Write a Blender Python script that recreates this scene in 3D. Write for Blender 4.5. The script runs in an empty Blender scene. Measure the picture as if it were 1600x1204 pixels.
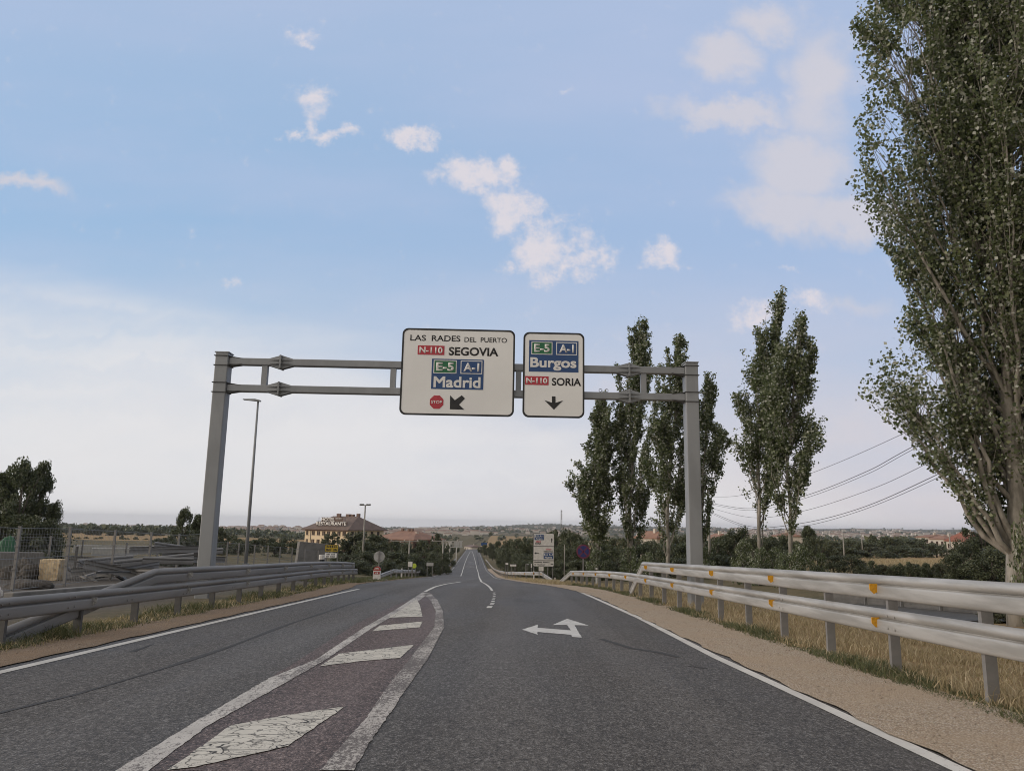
import bpy, bmesh, math, random
import numpy as np
from mathutils import Vector, Matrix
from mathutils.geometry import tessellate_polygon

random.seed(7)
RNG = np.random.default_rng(11)
SC = bpy.context.scene
COL = SC.collection
PI = math.pi

# ------------------------------------------------------------------ camera
FOC = 1200.0
PITCH = math.atan(218 / 1200.0)
ROLL = math.radians(1.0)
cR, sR, cP, sP = math.cos(ROLL), math.sin(ROLL), math.cos(PITCH), math.sin(PITCH)
cam_d = bpy.data.cameras.new('camera')
cam_d.sensor_fit = 'HORIZONTAL'
cam_d.sensor_width = 36.0
cam_d.lens = 36.0 * FOC / 1600.0
cam_d.clip_start = 0.1
cam_d.clip_end = 60000
cam = bpy.data.objects.new('camera', cam_d)
COL.objects.link(cam)
_r, _u, _f = Vector((cR, -sR * sP, sR * cP)), Vector((-sR, -cR * sP, cR * cP)), Vector((0, cP, sP))
cam.matrix_world = Matrix((( _r.x, _u.x, -_f.x, 0), (_r.y, _u.y, -_f.y, 0), (_r.z, _u.z, -_f.z, 0), (0, 0, 0, 1)))
SC.camera = cam


def slope(px, py):
    """direction through a photo pixel as (X/Y, Z/Y); the eye is the origin"""
    u, v = (px - 800) / FOC, (602 - py) / FOC
    u2, v2 = u * cR - v * sR, u * sR + v * cR
    y = cP - v2 * sP
    return u2 / y, (sP + v2 * cP) / y


def at(px, py, Y):
    a, e = slope(px, py)
    return Vector((a * Y, Y, e * Y))


# ------------------------------------------------------------------ view, sun, sky
SC.view_settings.view_transform = 'Standard'
SC.view_settings.look = 'None'
SC.view_settings.exposure = 0.0
SC.view_settings.gamma = 1.0
SC.cycles.max_bounces = 6
SC.cycles.transparent_max_bounces = 12
SC.cycles.volume_bounces = 0
SC.cycles.filter_width = 1.0
SC.cycles.use_denoising = True
SC.cycles.denoiser = 'OPENIMAGEDENOISE'

SUN_EL, SUN_AZ = math.radians(14), math.radians(-100)      # low, from the left and a little behind
sun_d = bpy.data.lights.new('sun', 'SUN')
sun_d.energy = 1.5
sun_d.angle = math.radians(26)
sun_d.color = (1.0, 0.87, 0.74)
sun = bpy.data.objects.new('sun', sun_d)
COL.objects.link(sun)
_sd = Vector((math.sin(SUN_AZ) * math.cos(SUN_EL), math.cos(SUN_AZ) * math.cos(SUN_EL), math.sin(SUN_EL)))
sun.rotation_euler = _sd.to_track_quat('Z', 'Y').to_euler()


class NT:
    """tiny node-tree writer"""
    def __init__(s, tree):
        s.t = tree

    def n(s, kind, **kw):
        o = s.t.nodes.new(kind)
        for k, v in kw.items():
            if k == 'ins':
                for i, x in v.items():
                    if hasattr(x, 'is_output') or isinstance(x, bpy.types.NodeSocket):
                        s.t.links.new(x, o.inputs[i])
                    else:
                        o.inputs[i].default_value = x
            else:
                setattr(o, k, v)
        return o

    def math(s, op, a, b=0.0, c=0.0, clamp=False):
        return s.n('ShaderNodeMath', operation=op, use_clamp=clamp, ins={0: a, 1: b, 2: c}).outputs[0]

    def vmath(s, op, a, b=(0, 0, 0)):
        o = s.n('ShaderNodeVectorMath', operation=op, ins={0: a, 1: b})
        return o.outputs[1] if op == 'LENGTH' else o.outputs[0]

    def mix(s, f, a, b, blend='MIX'):
        o = s.n('ShaderNodeMix', data_type='RGBA', blend_type=blend)
        for i, x in ((0, f), (6, a), (7, b)):
            if isinstance(x, bpy.types.NodeSocket):
                s.t.links.new(x, o.inputs[i])
            else:
                o.inputs[i].default_value = x if i == 0 else (tuple(x) + (1,))[:4]
        return o.outputs[2]

    def noise(s, vec, scale, detail=4, rough=0.55, dist=0.0):
        o = s.n('ShaderNodeTexNoise', ins={'Scale': scale, 'Detail': detail, 'Roughness': rough, 'Distortion': dist})
        if vec is not None:
            s.t.links.new(vec, o.inputs['Vector'])
        return o.outputs[0]

    def ramp(s, f, lo, hi, a=0.0, b=1.0, smooth=True):
        o = s.n('ShaderNodeMapRange', ins={0: f, 1: lo, 2: hi, 3: a, 4: b})
        o.interpolation_type = 'SMOOTHSTEP' if smooth else 'LINEAR'
        o.clamp = True
        return o.outputs[0]


def make_world():
    w = bpy.data.worlds.new('World')
    SC.world = w
    w.use_nodes = True
    t = w.node_tree
    t.nodes.clear()
    k = NT(t)
    out = k.n('ShaderNodeOutputWorld')
    bg = k.n('ShaderNodeBackground')
    t.links.new(bg.outputs[0], out.inputs[0])
    sky = k.n('ShaderNodeTexSky', sky_type='NISHITA')
    sky.sun_disc = False
    sky.sun_elevation = SUN_EL
    sky.sun_rotation = SUN_AZ
    sky.air_density, sky.dust_density, sky.ozone_density = 1.0, 0.6, 1.6
    bg.inputs[1].default_value = 0.15
    tc = k.n('ShaderNodeTexCoord')
    d = k.n('ShaderNodeSeparateXYZ', ins={0: tc.outputs['Generated']})
    dy = k.math('MAXIMUM', k.math('ABSOLUTE', d.outputs[1]), 0.12)
    a = k.math('DIVIDE', d.outputs[0], dy)
    e = k.math('DIVIDE', d.outputs[2], dy)
    p = k.n('ShaderNodeCombineXYZ', ins={0: a, 1: e, 2: d.outputs[1]}).outputs[0]
    # wobble the lookup so that no cloud keeps a smooth edge
    w1 = k.n('ShaderNodeTexNoise', ins={'Vector': p, 'Scale': 6.0, 'Detail': 2.0, 'Roughness': 0.5}).outputs[1]
    w1 = k.vmath('MULTIPLY', k.vmath('SUBTRACT', w1, (0.5, 0.5, 0.5)), (.13, .09, 0))
    w2 = k.n('ShaderNodeTexNoise', ins={'Vector': p, 'Scale': 24.0, 'Detail': 6.0, 'Roughness': 0.65}).outputs[1]
    w2 = k.vmath('MULTIPLY', k.vmath('SUBTRACT', w2, (0.5, 0.5, 0.5)), (.085, .075, 0))
    pw = k.vmath('ADD', p, k.vmath('ADD', w1, w2))
    front = k.ramp(d.outputs[1], 0.0, 0.15)

    def blobs(lst, vec):
        acc = None
        for (px, py, rx, ry, s) in lst:
            ca, ce = slope(px, py)
            q = k.vmath('MULTIPLY', k.vmath('SUBTRACT', vec, (ca, ce, 0)), (FOC / rx / 1.0, FOC / ry / 1.0, 0))
            m = k.math('MULTIPLY_ADD', k.vmath('LENGTH', q), -s, s)
            m = k.math('MAXIMUM', m, 0.0)
            acc = m if acc is None else k.math('MAXIMUM', acc, m)
        return acc

    nz = k.noise(p, 30.0, 8, 0.68)
    nz2 = k.noise(p, 5.0, 5, 0.55)
    cumulus = blobs([
        (750, 272, 95, 48, 1), (795, 262, 50, 40, .9), (792, 325, 75, 52, .95), (850, 378, 85, 55, 1), (872, 412, 60, 36, .95),
        (925, 405, 45, 36, .7), (787, 402, 30, 40, .6), (500, 150, 62, 46, .8), (492, 185, 28, 52, .75), (525, 213, 85, 26, .85),
        (462, 208, 34, 18, .7), (660, 216, 46, 36, .95), (485, 66, 55, 24, .6), (1018, 411, 44, 36, .85), (1172, 492, 60, 42, .8),
        (1262, 470, 75, 38, .8), (338, 453, 48, 16, .5), (883, 152, 22, 13, .4), (1215, 408, 30, 10, .4)], pw)
    dense = k.ramp(k.math('ADD', k.math('MULTIPLY', cumulus, 1.25), k.math('MULTIPLY_ADD', nz, 2.0, -1.12)), 0.02, 1.0)
    soft = blobs([
        (1145, 172, 150, 46, .9), (1125, 90, 110, 66, .8), (1205, 38, 110, 66, .75), (1285, 130, 110, 150, .8), (1250, 250, 150, 85, .9),
        (1225, 318, 130, 66, .9), (1310, 335, 130, 75, .85), (1345, 480, 140, 42, .5), (1330, 660, 180, 75, .55), (1420, 640, 150, 110, .5),
        (30, 283, 120, 32, .75), (960, 610, 90, 40, .4)], pw)
    softm = k.ramp(k.math('ADD', soft, k.math('MULTIPLY_ADD', nz2, 0.7, -0.35)), 0.06, 0.66)
    # broad bank of stratus on the left, below a rising edge
    edge = k.math('SUBTRACT', k.math('MULTIPLY_ADD', a, -0.24, 0.165), e)
    st = k.ramp(k.math('ADD', edge, k.math('MULTIPLY_ADD', k.noise(k.vmath('MULTIPLY', p, (1.2, 6.0, 1)), 2.2, 4, 0.5), 0.15, -0.075)), -0.03, 0.075)
    lower = k.ramp(e, 0.42, 0.0)
    veil_n = k.noise(k.vmath('MULTIPLY', p, (0.8, 3.0, 1.0)), 2.4, 5, 0.55)
    veil = k.math('MULTIPLY', lower, k.ramp(veil_n, 0.15, 0.75, 0.55, 1.0))
    high = k.math('MULTIPLY', k.ramp(veil_n, 0.35, 0.8), 0.35)
    c = sky.outputs[0]
    S = 1 / 0.15
    tint = (0.36 * S, 0.54 * S, 0.785 * S)
    c = k.mix(0.82, c, tint)
    right = k.ramp(a, -.55, .45)
    c = k.mix(k.math('MULTIPLY', right, .42), c, (0.44 * S, 0.515 * S, 0.745 * S))
    # thin high lavender haze, then lower warm-grey veil, then stratus, soft heaps, bright heaps
    c = k.mix(high, c, (0.52 * S, 0.57 * S, 0.76 * S))
    c = k.mix(k.math('MULTIPLY', k.ramp(e, .40, .85), .50), c, (0.47 * S, 0.545 * S, 0.74 * S))
    low_c = k.mix(k.ramp(a, -.6, .5), (0.87 * S, 0.815 * S, 0.77 * S), (0.73 * S, 0.66 * S, 0.655 * S))
    c = k.mix(k.math('MULTIPLY', veil, 0.95), c, low_c)
    c = k.mix(k.math('MULTIPLY', k.math('MULTIPLY', k.math('MULTIPLY', st, k.ramp(k.noise(k.vmath('MULTIPLY', pw, (1.0, 7.0, 1)), 1.7, 5, .55), .28, .60, .35, 1.0)), front), 0.80), c, (0.79 * S, 0.785 * S, 0.80 * S))
    c = k.mix(k.math('MULTIPLY', k.math('MULTIPLY', softm, front), 0.80), c, (0.66 * S, 0.635 * S, 0.685 * S))
    c = k.mix(k.math('MULTIPLY', k.math('MULTIPLY', dense, front), 0.80), c, (0.80 * S, 0.73 * S, 0.745 * S))
    # warm grey out-of-view sky, overhead and behind, added to warm and direct the light
    over = k.ramp(d.outputs[2], .62, .80)
    rear = k.ramp(d.outputs[1], .18, -.15)
    side = k.ramp(d.outputs[0], -.75, .65)
    back_c = k.mix(side, (0.98 * S, 0.90 * S, 0.81 * S), (0.40 * S, 0.39 * S, 0.385 * S))
    c = k.mix(k.math('MAXIMUM', over, rear), c, back_c)
    t.links.new(c, bg.inputs[0])


make_world()

# ------------------------------------------------------------------ mesh and object helpers
class MB:
    def __init__(s):
        s.v, s.f = [], []

    def add(s, vs, fs):
        b = len(s.v)
        s.v += [tuple(v) for v in vs]
        s.f += [tuple(b + i for i in f) for f in fs]
        return s

    def box(s, c, size, rz=0.0, m=None):
        x, y, z = size[0] / 2, size[1] / 2, size[2] / 2
        vs = [Vector((sx * x, sy * y, sz * z)) for sx, sy, sz in ((-1, -1, -1), (1, -1, -1), (1, 1, -1), (-1, 1, -1), (-1, -1, 1), (1, -1, 1), (1, 1, 1), (-1, 1, 1))]
        M = m if m is not None else Matrix.Rotation(rz, 3, 'Z')
        vs = [M @ v + Vector(c) for v in vs]
        return s.add(vs, [(0, 3, 2, 1), (4, 5, 6, 7), (0, 1, 5, 4), (1, 2, 6, 5), (2, 3, 7, 6), (3, 0, 4, 7)])

    def bar(s, a, b, w, h):
        """box from a to b, width w, height h"""
        a, b = Vector(a), Vector(b)
        d = b - a
        y = d.normalized()
        up = Vector((0, 0, 1)) if abs(y.z) < 0.95 else Vector((0, 1, 0))
        x = y.cross(up).normalized()
        z = x.cross(y).normalized()
        M = Matrix((x, y, z)).transposed()
        return s.box((a + b) / 2, (w, d.length, h), m=M)

    def tube(s, pts, rs, n=8, cap=True):
        pts = [Vector(p) for p in pts]
        if not hasattr(rs, '__len__'):
            rs = [rs] * len(pts)
        base = len(s.v)
        ref = Vector((1, 0, 0))
        for i, p in enumerate(pts):
            d = (pts[min(i + 1, len(pts) - 1)] - pts[max(i - 1, 0)]).normalized()
            x = (ref - d * ref.dot(d))
            if x.length < 1e-3:
                x = Vector((0, 1, 0)) - d * d.y
            x.normalize()
            y = d.cross(x)
            for j in range(n):
                t = 2 * PI * j / n
                s.v.append(tuple(p + (x * math.cos(t) + y * math.sin(t)) * rs[i]))
        for i in range(len(pts) - 1):
            for j in range(n):
                k = (j + 1) % n
                s.f.append((base + i * n + j, base + i * n + k, base + (i + 1) * n + k, base + (i + 1) * n + j))
        if cap:
            s.f.append(tuple(base + j for j in reversed(range(n))))
            s.f.append(tuple(base + (len(pts) - 1) * n + j for j in range(n)))
        return s

    def prism(s, poly, y0, y1, M=None):
        """poly in local x,z; extruded along local y from y0 to y1"""
        n = len(poly)
        vs = [Vector((x, y0, z)) for x, z in poly] + [Vector((x, y1, z)) for x, z in poly]
        if M is not None:
            vs = [M @ v for v in vs]
        fs = [tuple(range(n)), tuple(range(2 * n - 1, n - 1, -1))]
        fs += [(i, i + n, (i + 1) % n + n, (i + 1) % n) for i in range(n)]
        return s.add(vs, fs)

    def build(s, name, mat, parent=None, smooth=False, recalc=True):
        me = bpy.data.meshes.new(name)
        me.from_pydata(s.v, [], s.f)
        if recalc:
            bm = bmesh.new()
            bm.from_mesh(me)
            bmesh.ops.recalc_face_normals(bm, faces=bm.faces)
            bm.to_mesh(me)
            bm.free()
        if smooth:
            me.polygons.foreach_set('use_smooth', [True] * len(me.polygons))
        if mat:
            me.materials.append(mat)
        return link(name, me, parent)


def link(name, me, parent=None):
    o = bpy.data.objects.new(name, me)
    COL.objects.link(o)
    if parent is not None:
        o.parent = parent
    return o


def arr_mesh(name, verts, faces, mat, parent=None, smooth=False):
    """fast mesh from numpy arrays, faces all of one size"""
    me = bpy.data.meshes.new(name)
    nv, nf, k = len(verts), len(faces), faces.shape[1]
    me.vertices.add(nv)
    me.vertices.foreach_set('co', np.asarray(verts, dtype=np.float32).ravel())
    me.loops.add(nf * k)
    me.loops.foreach_set('vertex_index', np.asarray(faces, dtype=np.int32).ravel())
    me.polygons.add(nf)
    me.polygons.foreach_set('loop_start', np.arange(0, nf * k, k, dtype=np.int32))
    if smooth:
        me.polygons.foreach_set('use_smooth', np.ones(nf, dtype=bool))
    me.update(calc_edges=True)
    if mat:
        me.materials.append(mat)
    return link(name, me, parent)


def thing(name, label, cat, loc=(0, 0, 0), rz=0.0, group=None):
    o = bpy.data.objects.new(name, None)
    COL.objects.link(o)
    o.empty_display_size = 0.2
    o.location = loc
    o.rotation_euler = (0, 0, rz)
    return tag(o, label, cat, group)


def tag(o, label=None, cat=None, group=None, kind=None):
    if label:
        o['label'] = label
    if cat:
        o['category'] = cat
    if group:
        o['group'] = group
    if kind:
        o['kind'] = kind
    return o


def copy_tree(o, parent=None):
    c = o.copy()
    COL.objects.link(c)
    if parent is not None:
        c.parent = parent
    for ch in [x for x in COL.objects if x.parent == o]:
        copy_tree(ch, c)
    return c


# ------------------------------------------------------------------ materials
MATS = {}


def pm(name, c1, c2=None, scale=4.0, rough=0.6, metal=0.0, bump=0.0, bscale=None, detail=5, lo=0.35, hi=0.65, stretch=None, spec=0.5, coords='Object'):
    m = bpy.data.materials.new(name)
    m.use_nodes = True
    k = NT(m.node_tree)
    b = m.node_tree.nodes['Principled BSDF']
    b.inputs['Roughness'].default_value = rough
    b.inputs['Metallic'].default_value = metal
    b.inputs['Specular IOR Level'].default_value = spec
    tc = k.n('ShaderNodeTexCoord')
    vec = tc.outputs[coords]
    if stretch:
        vec = k.vmath('MULTIPLY', vec, stretch)
    if c2 is None:
        c2 = tuple(x * 0.8 for x in c1)
    f = k.ramp(k.noise(vec, scale, detail), lo, hi)
    m.node_tree.links.new(k.mix(f, c1, c2), b.inputs['Base Color'])
    if bump:
        bn = k.n('ShaderNodeBump', ins={'Strength': bump, 'Distance': 0.02, 'Height': k.noise(vec, bscale or scale * 4, 5)})
        m.node_tree.links.new(bn.outputs[0], b.inputs['Normal'])
    MATS[name] = m
    return m


steel = pm('galvanised_steel', (.30, .312, .325), (.25, .26, .27), 1.6, .55, .25, stretch=(1, 1, .35))
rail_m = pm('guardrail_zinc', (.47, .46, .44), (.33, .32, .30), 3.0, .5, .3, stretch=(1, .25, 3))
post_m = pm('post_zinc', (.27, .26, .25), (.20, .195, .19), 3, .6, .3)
dark_steel = pm('dark_collar', (.09, .09, .09), (.06, .06, .06), 6, .6, .2)
sign_white = pm('sign_face', (.86, .86, .845), (.80, .80, .785), .7, .45, lo=.3, hi=.7)
sign_black = pm('sign_black', (.012, .012, .014), (.02, .02, .02), 4, .5)
sign_blue = pm('sign_blue', (.016, .06, .19), (.02, .07, .20), 3, .45)
sign_green = pm('sign_green', (.012, .13, .055), (.016, .15, .06), 3, .45)
sign_red = pm('sign_red', (.42, .03, .05), (.47, .045, .06), 3, .45)
paint_white = pm('white_paint', (.72, .70, .67), (.62, .60, .57), 5, .5)
paint_letter = pm('letter_white', (.80, .79, .77), (.74, .73, .71), 5, .5)
sign_back = pm('sign_back', (.46, .46, .45), (.38, .38, .37), 2, .45, .2)
amber = pm('amber_reflector', (.66, .33, .012), (.52, .24, .01), 30, .35)
reflect_w = pm('white_reflector', (.45, .45, .44), (.25, .25, .25), 30, .4)
concrete = pm('concrete', (.235, .225, .21), (.17, .163, .152), 2.2, .85, bump=.3)
cream = pm('cream_block', (.62, .50, .33), (.50, .38, .24), 6, .9, bump=.6)
asph_old = pm('service_asphalt', (.10, .098, .094), (.08, .078, .075), 2, .85, bump=.2, bscale=60)
wall_y = pm('ochre_render', (.74, .61, .43), (.66, .54, .37), .3, .85)
wall_w = pm('pale_render', (.58, .53, .46), (.50, .45, .38), .3, .85)
brick = pm('brick_wall', (.20, .13, .10), (.16, .105, .085), 1.2, .85)
win_m = pm('window_dark', (.05, .032, .022), (.07, .045, .035), 1, .6, spec=.15)
tile_b = pm('brown_tile', (.175, .125, .105), (.13, .095, .08), .8, .8, bump=.5, bscale=5)
tile_o = pm('orange_tile', (.29, .165, .115), (.22, .125, .09), .6, .8, bump=.5, bscale=5)
wood_pole = pm('concrete_pole', (.34, .32, .29), (.26, .245, .22), 3, .8)
cable_m = pm('cable', (.05, .05, .055), (.06, .06, .06), 3, .6)
mile_red = pm('milestone_red', (.40, .05, .04), (.33, .05, .04), 5, .6)
yellow_m = pm('yellow_panel', (.50, .36, .03), (.44, .31, .03), 4, .5)
lime_m = pm('lime_panel', (.50, .62, .06), (.45, .55, .06), 4, .5)
green_tarp = pm('green_tarp', (.045, .14, .075), (.03, .10, .055), 3, .7, bump=.4, bscale=6)
rubber = pm('black_rubber', (.015, .015, .015), (.025, .025, .025), 5, .7)
hedge_soil = pm('spoil', (.055, .05, .045), (.10, .09, .08), 3, .95, bump=.8)
purple_blue = pm('no_stop_blue', (.025, .03, .14), (.03, .035, .15), 4, .5)
purple_red = pm('no_stop_red', (.16, .03, .06), (.14, .03, .06), 4, .5)
bird_m = pm('lifting_ring', (.16, .15, .14), (.12, .12, .11), 5, .5)


def leaf_mat(name, dark, mid, light, back, trans=0.12, rough=0.5, pale=0.5):
    m = bpy.data.materials.new(name)
    m.use_nodes = True
    k = NT(m.node_tree)
    b = m.node_tree.nodes['Principled BSDF']
    b.inputs['Roughness'].default_value = rough
    b.inputs['Specular IOR Level'].default_value = 0.35
    g = k.n('ShaderNodeNewGeometry')
    r = g.outputs['Random Per Island']
    c = k.mix(k.ramp(r, 0.0, 0.6), dark, mid)
    c = k.mix(k.ramp(r, 0.75, 1.0), c, light)
    turned = k.math('GREATER_THAN', k.math('FRACT', k.math('MULTIPLY', r, 37.31)), 1 - pale)
    c = k.mix(k.math('MULTIPLY', g.outputs['Backfacing'], turned), c, back)
    m.node_tree.links.new(c, b.inputs['Base Color'])
    tr = k.n('ShaderNodeBsdfTranslucent', ins={'Color': (mid[0] * 1.6, mid[1] * 1.8, mid[2], 1)})
    mx = k.n('ShaderNodeMixShader', ins={0: trans, 1: b.outputs[0], 2: tr.outputs[0]})
    m.node_tree.links.new(mx.outputs[0], m.node_tree.nodes['Material Output'].inputs[0])
    return m


pop_leaf = leaf_mat('poplar_leaf', (.052, .068, .034), (.112, .134, .068), (.27, .29, .17), (.44, .45, .39), .25, pale=.45)
dark_leaf = leaf_mat('scrub_leaf', (.048, .058, .032), (.088, .103, .057), (.16, .17, .10), (.10, .11, .07), .08)
mid_leaf = leaf_mat('mid_leaf', (.050, .064, .032), (.088, .106, .055), (.15, .165, .09), (.13, .14, .10), .1)
olive_leaf = leaf_mat('olive_leaf', (.060, .066, .036), (.090, .095, .055), (.14, .14, .085), (.13, .13, .10), .1)
bark = pm('poplar_bark', (.33, .305, .265), (.17, .155, .13), 5, .85, bump=.6, stretch=(1, 1, .3))
bark_d = pm('dark_bark', (.12, .105, .09), (.08, .07, .06), 5, .9, bump=.5, stretch=(1, 1, .3))

# ------------------------------------------------------------------ lie of the land (eye height is z = 0)
_SY = [-60, 27, 42, 85, 110, 150, 210, 640, 900, 1100, 20000]
_SS = [.036, .036, .060, .060, .050, .050, .020, .020, .010, 0.0, 0.0]
_ys = np.arange(-60, 1200, 0.5)
_sl = np.interp(_ys, _SY, _SS)
_dd = np.concatenate([[0], np.cumsum((_sl[1:] + _sl[:-1]) / 2 * 0.5)])
_dd = _dd - np.interp(0, _ys, _dd) + 1.4


def road_z(Y):
    return -np.interp(Y, _ys, _dd)


RL = [(-30, -5.98), (0, -5.98), (9, -5.98), (27, -6.0), (31, -6.2), (35, -6.75), (40, -7.0), (60, -7.9), (82, -9.1), (100, -10.0), (150, -12.1), (210, -15.0), (640, -34.6), (760, -40)]
RR = [(-30, 3.30), (0, 3.30), (9, 3.20), (27, 3.08), (31, 2.82), (35, 2.48), (40, 2.05), (50, 1.2), (60, .5), (82, -.55), (100, -1.4), (150, -3.2), (210, -5.9), (640, -25.0), (760, -30.5)]


def road_l(Y):
    return np.interp(Y, [p[0] for p in RL], [p[1] for p in RL])


def road_r(Y):
    return np.interp(Y, [p[0] for p in RR], [p[1] for p in RR])


def road_c(Y):
    return (road_l(Y) + road_r(Y)) / 2


_TA = np.array([-.7, -.4, -.15, 0., .15, .45, .8])
_TY = np.array([-60, 0, 22, 45, 60, 100, 200, 300, 400, 640, 1000, 1500, 2500, 4000, 5500, 7500, 14000])
_TD = np.array([
    [-0.6] * 7, [1.45, 1.45, 1.45, 1.45, 1.55, 1.65, 1.65], [2.25, 2.25, 2.25, 2.25, 2.35, 2.45, 2.45],
    [2.65, 2.65, 2.8, 3.2, 3.2, 3.15, 3.1], [3.1, 3.1, 3.4, 4.2, 3.7, 3.3, 3.2], [4.2, 4.2, 5.2, 6.6, 5.2, 4.0, 3.6],
    [5.8, 5.8, 9.0, 11., 8.6, 6.4, 5.6], [7.4, 7.8, 12, 13., 11., 9.0, 8.0], [8.9, 9.2, 13.5, 15., 13., 11, 10], [12.4, 12.6, 17, 19.6, 17, 14, 13],
    [16.5, 16.5, 20, 22.5, 19, 16, 15], [22, 22, 23, 22.5, 20, 17, 16], [35, 34, 27, 22., 17, 14, 13], [52, 50, 32, 20, 8, 4, 3],
    [68, 64, 34, 14, -3, -11, -12], [88, 84, 50, 26, 14, 5, 4], [150, 140, 110, 95, 80, 70, 70]])


def plain_d(X, Y):
    a = np.clip(X / np.maximum(Y, 12.0), -.7, .8)
    iy = np.clip(np.searchsorted(_TY, Y) - 1, 0, len(_TY) - 2)
    ty = np.clip((Y - _TY[iy]) / (_TY[iy + 1] - _TY[iy]), 0, 1)
    ia = np.clip(np.searchsorted(_TA, a) - 1, 0, len(_TA) - 2)
    ta = np.clip((a - _TA[ia]) / (_TA[ia + 1] - _TA[ia]), 0, 1)
    q = lambda i, j: _TD[i, j]
    return (q(iy, ia) * (1 - ta) + q(iy, ia + 1) * ta) * (1 - ty) + (q(iy + 1, ia) * (1 - ta) + q(iy + 1, ia + 1) * ta) * ty


def smooth(x, a, b):
    t = np.clip((x - a) / (b - a), 0, 1)
    return t * t * (3 - 2 * t)


def ground_raw(X, Y):
    X, Y = np.asarray(X, float), np.asarray(Y, float)
    dist = np.maximum(road_l(Y) - X, X - road_r(Y))
    near = -road_z(np.minimum(Y, 1100))
    w = smooth(dist, 1.5, np.where(Y < 45, 7.0, 24.0)) 
    w = np.where(Y > 700, np.maximum(w, smooth(Y, 700, 1000)), w)
    d = near * (1 - w) + plain_d(X, Y) * w
    bump = 0.05 * np.sin(X * .9 + 1.3) * np.sin(Y * .7) + .08 * np.sin(X * .31) * np.sin(Y * .23 + 2)
    far = np.minimum(Y / 400.0, 6.0) * (np.sin(X * .011 + Y * .004) * np.sin(Y * .0031 + 1) + .5 * np.sin(X * .027 - Y * .013))
    hill = 7.0 * smooth(Y, 2500, 5200) * (np.sin(X * .0023 + 1) + .6 * np.sin(X * .0061 + .4))
    return -d + (bump + far * smooth(Y, 150, 600)) * w + hill * w, dist


def ground(X, Y):
    z, _ = ground_raw(X, Y)
    return float(z)


def hit(px, py, fn=None, y0=3.0, y1=900.0):
    """where the sight line through a photo pixel meets the ground (or the road)"""
    a, e = slope(px, py)
    fn = fn or ground
    g = lambda Y: e * Y - fn(a * Y, Y)
    Y, step = y0, 0.25
    while Y < y1 and g(Y) > 0:
        Y += step
        step = max(.25, Y * .01)
    lo, hi = max(y0, Y - step), Y
    for _ in range(30):
        m = (lo + hi) / 2
        if g(m) > 0:
            lo = m
        else:
            hi = m
    return Vector((a * hi, hi, e * hi))


def road_hit(px, py):
    return hit(px, py, lambda x, y: float(road_z(y)))


# ---- the ground sheet
def ground_mat():
    m = bpy.data.materials.new('ground')
    m.use_nodes = True
    k = NT(m.node_tree)
    b = m.node_tree.nodes['Principled BSDF']
    b.inputs['Roughness'].default_value = .95
    b.inputs['Specular IOR Level'].default_value = .15
    co = k.n('ShaderNodeTexCoord').outputs['Object']
    att = k.n('ShaderNodeVertexColor', layer_name='zone')
    s = k.n('ShaderNodeSeparateColor', ins={0: att.outputs[0]})
    n1, n2, n3 = k.noise(co, .35, 6), k.noise(co, 5.0, 5), k.noise(co, .012, 6, .6)
    scrub = k.mix(k.ramp(n1, .3, .7), (.075, .075, .040), (.17, .135, .075))
    scrub = k.mix(k.ramp(n2, .4, .75, 0, .5), scrub, (.22, .17, .10))
    straw = k.mix(k.ramp(n1, .3, .7), (.36, .25, .125), (.29, .195, .10))
    straw = k.mix(k.ramp(k.noise(co, .06, 5), .55, .7, 0, .55), straw, (.13, .115, .06))
    yard = k.mix(k.ramp(n1, .3, .7), (.115, .103, .092), (.075, .068, .062))
    yard = k.mix(k.ramp(n2, .45, .75, 0, .5), yard, (.15, .135, .118))
    farm = k.mix(k.ramp(n3, .48, .62), (.055, .060, .038), (.215, .175, .115))
    farm = k.mix(k.ramp(k.noise(co, .05, 4), .5, .62, 0, .8), farm, (.045, .052, .03))
    c = k.mix(s.outputs[0], scrub, straw)
    c = k.mix(s.outputs[1], c, yard)
    c = k.mix(s.outputs[2], c, farm)
    m.node_tree.links.new(c, b.inputs['Base Color'])
    bn = k.n('ShaderNodeBump', ins={'Strength': .6, 'Distance': .05, 'Height': k.noise(co, 9, 6)})
    m.node_tree.links.new(bn.outputs[0], b.inputs['Normal'])
    return m


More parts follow.
